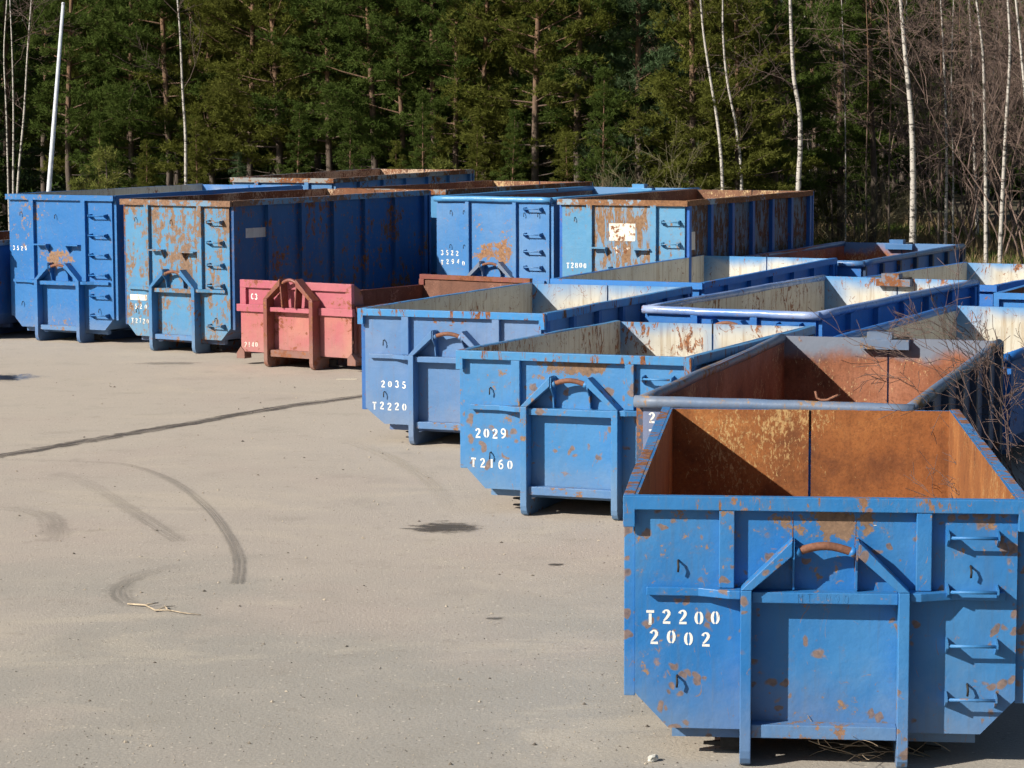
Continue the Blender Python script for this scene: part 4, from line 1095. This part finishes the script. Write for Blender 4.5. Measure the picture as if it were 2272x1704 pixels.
FRONT = [  # picture column, distance, prototype, scale, label
    (30, 76, 4, .95, 'pine at the far left edge with reddish trunk left of the leaning pole'),
    (165, 74, 2, 1.0, 'green pine directly behind the leaning pole'),
    (300, 73, 1, 1.0, 'bushy olive pine between the leaning pole and the lone left birch'),
    (375, 79, 2, 1.05, 'green pine just left of the lone left birch'),
    (475, 75, 0, .95, 'green pine just right of the lone left birch'),
    (562, 70, 0, 1.05, 'big olive pine with grey trunk, left of the twin trunks behind 3520'),
    (615, 71.5, 6, 1.1, 'big olive pine with orange trunk, right of the twin trunks behind 3520'),
    (735, 74, 2, 1.0, 'dark green pine above the farthest container'),
    (827, 73, 2, 1.05, 'pine with reddish bare trunk above the middle of the farthest container'),
    (893, 75, 2, .85, 'pine with pale bare trunk above the right half of the farthest container'),
    (968, 78, 4, 1.0, 'slim dark-trunked pine just right of the farthest container'),
    (1016, 72, 4, .9, 'pine with thick straight trunk above container 3522'),
    (1085, 72.5, 3, 1.0, 'yellow-green pine with branches to the ground above container 3522'),
    (1196, 71, 6, 1.12, 'large pine with orange-grey trunk in the middle of the forest edge'),
    (1290, 75, 2, 1.1, 'dense dark green pine right of the large middle pine'),
    (1420, 73, 5, 1.12, 'bluish-green bushy pine above the right end of container 3522'),
    (1530, 70, 3, 1.08, 'bright green low-branched pine behind container T2800'),
    (1630, 72, 3, .98, 'green pine crossed by two thin leaning birches'),
    (1676, 82, 4, 1.05, 'slim pine with dark red trunk left of the tall crooked birch'),
    (1715, 74, 1, 1.0, 'green pine filling the gap left of the tall crooked birch'),
    (1865, 80, 1, 1.05, 'green pine between the birch clump and the big white birch'),
    (1935, 78, 4, 1.0, 'high-crowned pine just left of the big white birch'),
    (1806, 88, 4, 1.1, 'brown-trunked pine just right of the tall crooked birch'),
    (1950, 92, 2, 1.05, 'thin pine between the crooked birch and the big right birch'),
]
for (px, Y, k, sc, lab) in FRONT:
    rq = random.Random(px)
    if px < 1660: Y = 72.25/(1+.62*(px-1136)/5556.4)+rq.uniform(-.7, .7)
    place_tree('pine_tree', PINES[k], XP(px, Y), Y, sc, rq.uniform(0, 6.28), lab, 'pine', 'pines along the forest edge')
for i, (px, Y, k, sc) in enumerate([(225, 71, 1, .36), (440, 72, 3, .36), (665, 70.5, 1, .38), (780, 72, 1, .36), (940, 74, 1, .4), (1140, 73, 1, .36), (330, 73, 3, .3), (530, 73, 5, .3), (880, 73, 3, .3), (1060, 73, 3, .33), (1260, 73, 3, .32), (1340, 77, 1, .45), (1700, 79, 1, .4), (1835, 86, 3, .4)]):
    if px < 1660: Y = 69.8/(1+.62*(px-1136)/5556.4)
    place_tree('small_conifer', PINES[k], XP(px, Y), Y, sc, px*.37, 'small bushy conifer growing under the taller pines', 'conifer', 'small conifers under the pines')
# deeper rows nobody can tell apart
rq = random.Random(77)
deep = 0
for row, (Y, step, lo, hi) in enumerate(((84, 3.2, -27, 7.5), (92, 3.0, -29, 9.5), (101, 2.8, -30, 20), (112, 2.8, -30, 24), (123, 2.6, -26, 27))):
    X = lo+rq.uniform(0, 1)
    while X < hi:
        yy = Y+rq.uniform(-2.5, 2.5)
        pxx = 1136+X/yy*5556
        dense_here = not (1690 < pxx < 2300 and row < 4 and rq.random() < .55)
        if dense_here:
            r_ = rq.random()
            if row < 2: me = PINES[rq.randrange(7)] if r_ < .6 else SPRUCE[rq.randrange(2)]
            else: me = DENSE[rq.randrange(2)] if r_ < .45 else (SPRUCE[rq.randrange(2)] if r_ < .7 else PINES[rq.randrange(7)])
            place_tree('forest_tree', me, X, yy, rq.uniform(.85, 1.25), rq.uniform(0, 6.28),
                       'conifer standing deep in the forest behind the front row of pines', 'conifer', 'conifers deep in the forest')
            deep += 1
        X += step*rq.uniform(.6, 1.35)

# young pines in front of the forest on the left
sap = pine('sapling', 41, 3.4, .3, .62, leaf_mat('needles_young', (.16, .18, .045), (.2, .2, .06), (.11, .13, .03), .1), 3.0, tuft=(.15, .03), dead=0, trunk_r=.035, per=4, mm=(6, 9))
place_tree('young_pine', sap[:2], XP(240, 60), 60, 1.0, .4, 'bright green young pine behind container 3526 right of the pole', 'young pine')
place_tree('young_pine', sap[:2], XP(186, 58.6), 58.6, .80, 2.0, 'tiny young pine tip behind container 3526 close to the pole', 'young pine')
place_tree('young_pine', sap[:2], XP(985, 61.5), 61.5, .90, 3.0, 'young pine peeping out above container 3522 by the thick pine', 'young pine')

# ---- bare trees
def branchy(mb, rs, p, d, ln, r, lvl, maxl, rmin, nseg=4, up=.06, wob=.18, kids=(3, 6), budget=None):
    pts = [p]; dd = d.copy()
    for i in range(nseg):
        dd = dd+rs.normal(0, wob, 3)+np.array([0, 0, up]); dd /= np.linalg.norm(dd)
        pts.append(pts[-1]+dd*ln/nseg)
    rr = [max(rmin, r*(1-.7*i/nseg)) for i in range(nseg+1)]
    mb.tube([tuple(q) for q in pts], rr, 3 if lvl > 0 else 5, caps=False, smooth=True)
    if lvl >= maxl: return
    for k in range(rs.randint(*kids)):
        s = rs.uniform(.25, 1.0); i = min(nseg-1, int(s*nseg)); f = s*nseg-i
        q = pts[i]+(pts[i+1]-pts[i])*f
        ax = rs.normal(0, 1, 3); ax -= dd*ax.dot(dd); ax /= np.linalg.norm(ax)+1e-9
        ang = rs.uniform(.35, .85)
        nd = dd*math.cos(ang)+ax*math.sin(ang)
        branchy(mb, rs, q, nd, ln*rs.uniform(.38, .62), max(rmin, r*.5), lvl+1, maxl, rmin, max(2, nseg-1), up, wob, kids)

def shrub_mesh(seed, stems, ln, r, maxl, rmin, mat, lean=(0, 0, 0), kids=(4, 7), spread=.5, up=.05, area=.3, wob=.16):
    rs = np.random.RandomState(seed); mb = MB()
    for k in range(stems):
        d = np.array([rs.normal(0, spread), rs.normal(0, spread), 1.0])+np.array(lean); d /= np.linalg.norm(d)
        branchy(mb, rs, np.array([rs.normal(0, area), rs.normal(0, area), 0.0]), d, ln*rs.uniform(.7, 1.1), r, 0, maxl, rmin, 6, up, wob, kids)
    return mb.mesh('shrub', mat)
SHRUBS = [shrub_mesh(51, 4, 7.0, .03, 4, .0045, B_TWIGP, kids=(3, 6), spread=.22, up=.03), shrub_mesh(52, 4, 6.2, .026, 4, .0045, B_TWIGP, kids=(3, 6), spread=.22, up=.03),
          shrub_mesh(53, 3, 7.5, .032, 4, .005, B_TWIG, kids=(3, 6), spread=.18, up=.03), shrub_mesh(54, 7, 3.2, .018, 3, .0045, B_TWIGY, spread=.7)]
def bare(px, Y, k, sc, rz, label, group='bare shrubs at the right of the forest edge'):
    return place_tree('bare_shrub', [SHRUBS[k]], XP(px, Y), Y, sc, rz, label, 'shrub', group, parts=('branches',))
thick = 'leafless purple-brown shrub in the thicket at the right edge of the forest'
for i, (px, Y, k, sc) in enumerate([(2080, 84, 1, 1.0), (2120, 79, 0, 1.0), (2160, 75, 1, 1.1), (2200, 78, 0, 1.1), (2235, 70, 0, 1.0), (2270, 74, 1, 1.1), (2300, 66, 0, .95), (2120, 90, 2, 1.1), (2200, 87, 2, 1.1),
                                    (2262, 82, 0, 1.2), (2335, 69, 0, 1.0), (2345, 76, 1, 1.2), (2030, 95, 2, 1.0)]):
    bare(px, Y, k, sc, i*1.3, thick)
for i, (px, Y, k, sc) in enumerate([(1895, 90, 2, .9), (1850, 96, 0, .9), (1720, 92, 2, 1.0), (1560, 90, 0, 1.0), (1290, 96, 2, 1.15), (1400, 84, 0, .9), (1955, 98, 1, 1.1)]):
    bare(px, Y, k, sc, i*2.1, 'leafless brown shrub standing among the pines and birches', 'bare shrubs among the pines')
bare(1480, 66, 3, 1.0, .3, 'low bare shrub with arching twigs behind container T2800', None)
bare(1860, 74, 3, .8, 2.3, 'low bare shrub right of the birch clump', None)
bare(1925, 79, 3, .9, 1.3, 'low bare shrub left of the big white birch', None)
bare(700, 69, 3, .7, 1.9, 'low bare shrub in front of the dark pines above 3520', None)

def birch(poly, Y, r0, label, group='birches at the forest edge', seed=1, twigs=9, bark=None):
    """poly: trunk as (picture column, height) pairs at distance Y, from the ground up"""
    rs = np.random.RandomState(seed)
    base = (XP(poly[0][0], Y), Y)
    pts = [(XP(px, Y)-base[0], .12*math.sin(z*.6+seed), z) for px, z in poly]
    # extend past the top of the picture
    a, b = np.array(pts[-2]), np.array(pts[-1]); d = (b-a)/np.linalg.norm(b-a)
    if b[2] > 6: pts += [tuple(b+d*2.2), tuple(b+d*4.2+np.array([.2, 0, 0]))]
    ztop = pts[-1][2]
    P = catm3(pts)
    t = empty('birch_tree', (base[0], base[1], -.02))
    MB().tube(P, [max(.012, r0*(1-.85*q[2]/ztop)) for q in P], 8).build('trunk', bark or B_BIRCH, t)
    for k in range(twigs):
        mb = MB()
        i = rs.randint(len(P)//4, len(P)-1); q = np.array(P[i]); a = rs.rand()*6.28
        dv = np.array([math.cos(a), math.sin(a), rs.uniform(.5, 1.2)]); dv /= np.linalg.norm(dv)
        branchy(mb, rs, q, dv, rs.uniform(.8, 2.2), .014, 1, 3, .0055, 4, -.02, .15, (3, 5))
        mb.build('branch', B_TWIG, t)
    return tag(t, label, 'birch', group)
def catm3(P, n=5):
    P = [Vector(p) for p in P]; out = []
    for i in range(len(P)-1):
        a, b, c, d = P[max(i-1, 0)], P[i], P[i+1], P[min(i+2, len(P)-1)]
        for k in range(n):
            t = k/n; out.append(tuple(.5*((2*b)+(c-a)*t+(2*a-5*b+4*c-d)*t*t+(3*b-a-3*c+d)*t**3)))
    out.append(tuple(P[-1])); return out
# heights from the picture rows: z = 4.12 + (264-row)/5556*Y
def ZR(row, Y): return 4.122+(264-row)/5556.4*Y
def bp(Y, *pr): return [(pr[0][0], 0.0)]+[(x, ZR(r, Y)) for x, r in pr]
birch(bp(66, (2025, 540), (2023, 400), (2018, 270), (2005, 140), (1992, 0)), 66, .098, 'big white birch right of centre-right with black bark dashes', seed=3, twigs=14)
birch(bp(66, (1770, 420), (1774, 330), (1772, 250), (1760, 180), (1754, 90), (1750, 0)), 66, .085, 'tall crooked white birch behind the right end of T2800', seed=4, twigs=10)
birch(bp(66.5, (1603, 410), (1594, 290), (1576, 180), (1560, 80), (1552, 0)), 66.5, .055, 'thin white birch leaning left in front of the green pine', seed=5, twigs=6)
birch(bp(67, (1646, 410), (1636, 300), (1612, 180), (1602, 80), (1601, 0)), 67, .05, 'second thin white birch just right of the leaning thin one', seed=6, twigs=6)
birch(bp(66, (2190, 545), (2186, 380), (2180, 250), (2172, 120), (2155, 0)), 66, .06, 'left-hand white birch of the close pair in the purple thicket', seed=7, twigs=14)
birch(bp(65, (2222, 540), (2226, 300), (2232, 120), (2226, 0)), 65, .062, 'right-hand white birch of the close pair in the purple thicket', seed=8, twigs=14)
birch(bp(63, (2290, 545), (2278, 330), (2262, 160), (2245, 0)), 63, .055, 'white birch leaning left at the right picture edge', seed=9, twigs=14)
birch(bp(72, (2097, 540), (2097, 350), (2092, 180), (2085, 60)), 72, .05, 'slim grey birch between the big birch and the thicket', seed=10, twigs=10)
birch(bp(85, (2170, 540), (2160, 330), (2150, 150), (2140, 0)), 85, .06, 'thin birch at the left side of the purple thicket', seed=19, twigs=10)
birch(bp(74.5, (416, 405), (416, 300), (411, 200), (408, 80), (404, 0)), 74.5, .058, 'lone white birch on the left behind the tall containers', seed=11, twigs=7)
birch(bp(76, (42, 420), (60, 250), (72, 120), (85, 0)), 76, .045, 'right-hand slim birch at the left edge near the pole', seed=12, twigs=6)
birch(bp(77, (32, 420), (38, 250), (40, 120), (38, 0)), 77, .04, 'middle slim birch at the left picture edge', seed=13, twigs=6)
birch(bp(80, (22, 420), (24, 250), (22, 120), (30, 0)), 80, .04, 'left-hand slim birch at the left picture edge', seed=14, twigs=6)
# clump of thin stems right of the crooked birch
for i, pr in enumerate([[(1803, 483), (1812, 350), (1822, 250), (1824, 150)], [(1804, 483), (1835, 330), (1858, 230), (1862, 150)], [(1800, 483), (1797, 380), (1788, 290)]]):
    birch(bp(98, *pr), 98, .055, ['middle stem of the birch clump right of T2800', 'right stem of the birch clump right of T2800', 'left stem of the birch clump right of T2800'][i],
          'stems of the birch clump', seed=30+i, twigs=4)
birch(bp(90, (1757, 420), (1738, 300), (1712, 170)), 90, .04, 'thin greenish stem leaning left beside the crooked birch', seed=34, twigs=4, bark=B_TWIGY)
birch(bp(80, (1905, 520), (1890, 440), (1872, 360)), 80, .035, 'thin greenish sapling stem beside the low bare shrubs', seed=35, twigs=4, bark=B_TWIGY)
birch(bp(76, (2160, 560), (2130, 500), (2105, 430)), 76, .04, 'thin bent greenish stem right of the big birch', seed=36, twigs=4, bark=B_TWIGY)

rq = random.Random(12)
for i in range(22):
    px = 1690+i*26+rq.uniform(-12, 12); Y = rq.uniform(67, 96); lean_ = rq.uniform(-28, 22)
    red = i % 3 != 1
    poly = [(px, 0.0), (px+lean_*.3+rq.uniform(-4, 4), 2.6), (px+lean_*.6+rq.uniform(-5, 5), 5.2), (px+lean_+rq.uniform(-6, 6), 8.0)]
    birch(poly, Y, rq.uniform(.02, .036), 'thin reddish-brown bare stem in the wood right of the crooked birch' if red else 'thin pale birch stem in the wood right of the crooked birch',
          'thin reddish stems on the right' if red else 'thin birch stems on the right', seed=60+i, twigs=4, bark=B_PINE if red else None)

# ---- distant wood closing the view
rs = np.random.RandomState(9)
n = 42000
c = np.stack([rs.uniform(-50, 55, n), 134+rs.uniform(-5, 9, n), 15*rs.rand(n)**.9], 1)
keep = (np.sin(c[:, 0]*.9+2*np.sin(c[:, 0]*.31))*2.0+11.5+rs.normal(0, 1, n)) > c[:, 2]
c = c[keep]
T = tufts(rs, c, np.tile(np.array([[0, -.5, .6]]), (len(c), 1)), 2, .75, .42, .7)
tag(link('distant_wood', tri_mesh('distant_wood', T, N_DARK)), 'dark mass of forest far behind the front trees', 'forest', kind='stuff')
# undergrowth: dry grass, twigs and bilberry on the forest floor
n = 26000
xx = rs.uniform(-16, 18, n); yy = 64+36*rs.rand(n)**1.3
C = np.stack([xx, yy, np.zeros(n)-.01], 1)
D = np.tile(np.array([[0, 0, 1.0]]), (n, 1))
sel = (np.sin(xx*.7+yy*.3)+rs.normal(0, .8, n)) > 0
T1 = tufts(rs, C[sel], D[sel], 3, .5, .028, .42); T2 = tufts(rs, C[~sel], D[~sel], 4, .32, .055, .6)
tag(link('dry_grass', tri_mesh('dry_grass', T1, simple('dry_grass', (.22, .16, .085), .9, .3, 1.5))), 'dry grass and dead stems on the forest floor', 'grass', kind='stuff')
tag(link('low_undergrowth', tri_mesh('low_undergrowth', T2, N_GREEN)), 'low green undergrowth on the forest floor', 'undergrowth', kind='stuff')

# ---- bare bush beside the nearest containers, its twigs reaching over them
NB = shrub_mesh(61, 5, 2.15, .012, 4, .0024, simple('near_twig', (.13, .088, .078), .8, .3, 9), lean=(-.40, -.1, 0), kids=(3, 5), spread=.28, up=.0, area=.2, wob=.2)
place_tree('bare_bush', [NB], 5.22, 18.6, 1.0, 0, 'leafless bush beside the nearest containers with twigs reaching over their right sides', 'bush', parts=('branches',))
NB2 = shrub_mesh(62, 5, 2.1, .013, 4, .0028, simple('near_twig_b', (.14, .095, .075), .8, .3, 9), lean=(-.3, .0, 0), kids=(3, 5), spread=.28, up=.01, area=.2, wob=.2)
place_tree('bare_bush', [NB2], 6.8, 24.3, 1.0, 0, 'leafless bush behind the first one with twigs over the cream-lined containers', 'bush', parts=('branches',))
# dry stems under the nearest container and a juniper in the corner
st = MB(); rs2 = np.random.RandomState(8)
for k in range(9):
    x = 2.15+rs2.rand()*.75; y = 15.75+rs2.rand()*.35
    d = np.array([-.8+rs2.normal(0, .3), -.35+rs2.normal(0, .3), .35+.3*rs2.rand()]); d /= np.linalg.norm(d)
    branchy(st, rs2, np.array([x, y, .0]), d, .35+.2*rs2.rand(), .004, 1, 2, .0022, 4, -.02, .12, (1, 3))
tag(st.build('dry_stems', simple('dry_stem', (.36, .27, .18), .9, .25, 9)), 'dry bent stems lying below the nearest container', 'stems', kind='stuff')
jp = pine('juniper', 43, .75, .03, .34, leaf_mat('juniper', (.10, .15, .03), (.14, .2, .04), (.06, .1, .02), .05), 9.0, tuft=(.06, .012), dead=0, trunk_r=.012, per=4, mm=(5, 8))
place_tree('juniper', jp[:2], 3.72, 16.75, 1.0, .3, 'small green juniper at the bottom right corner beside the nearest container', 'juniper')
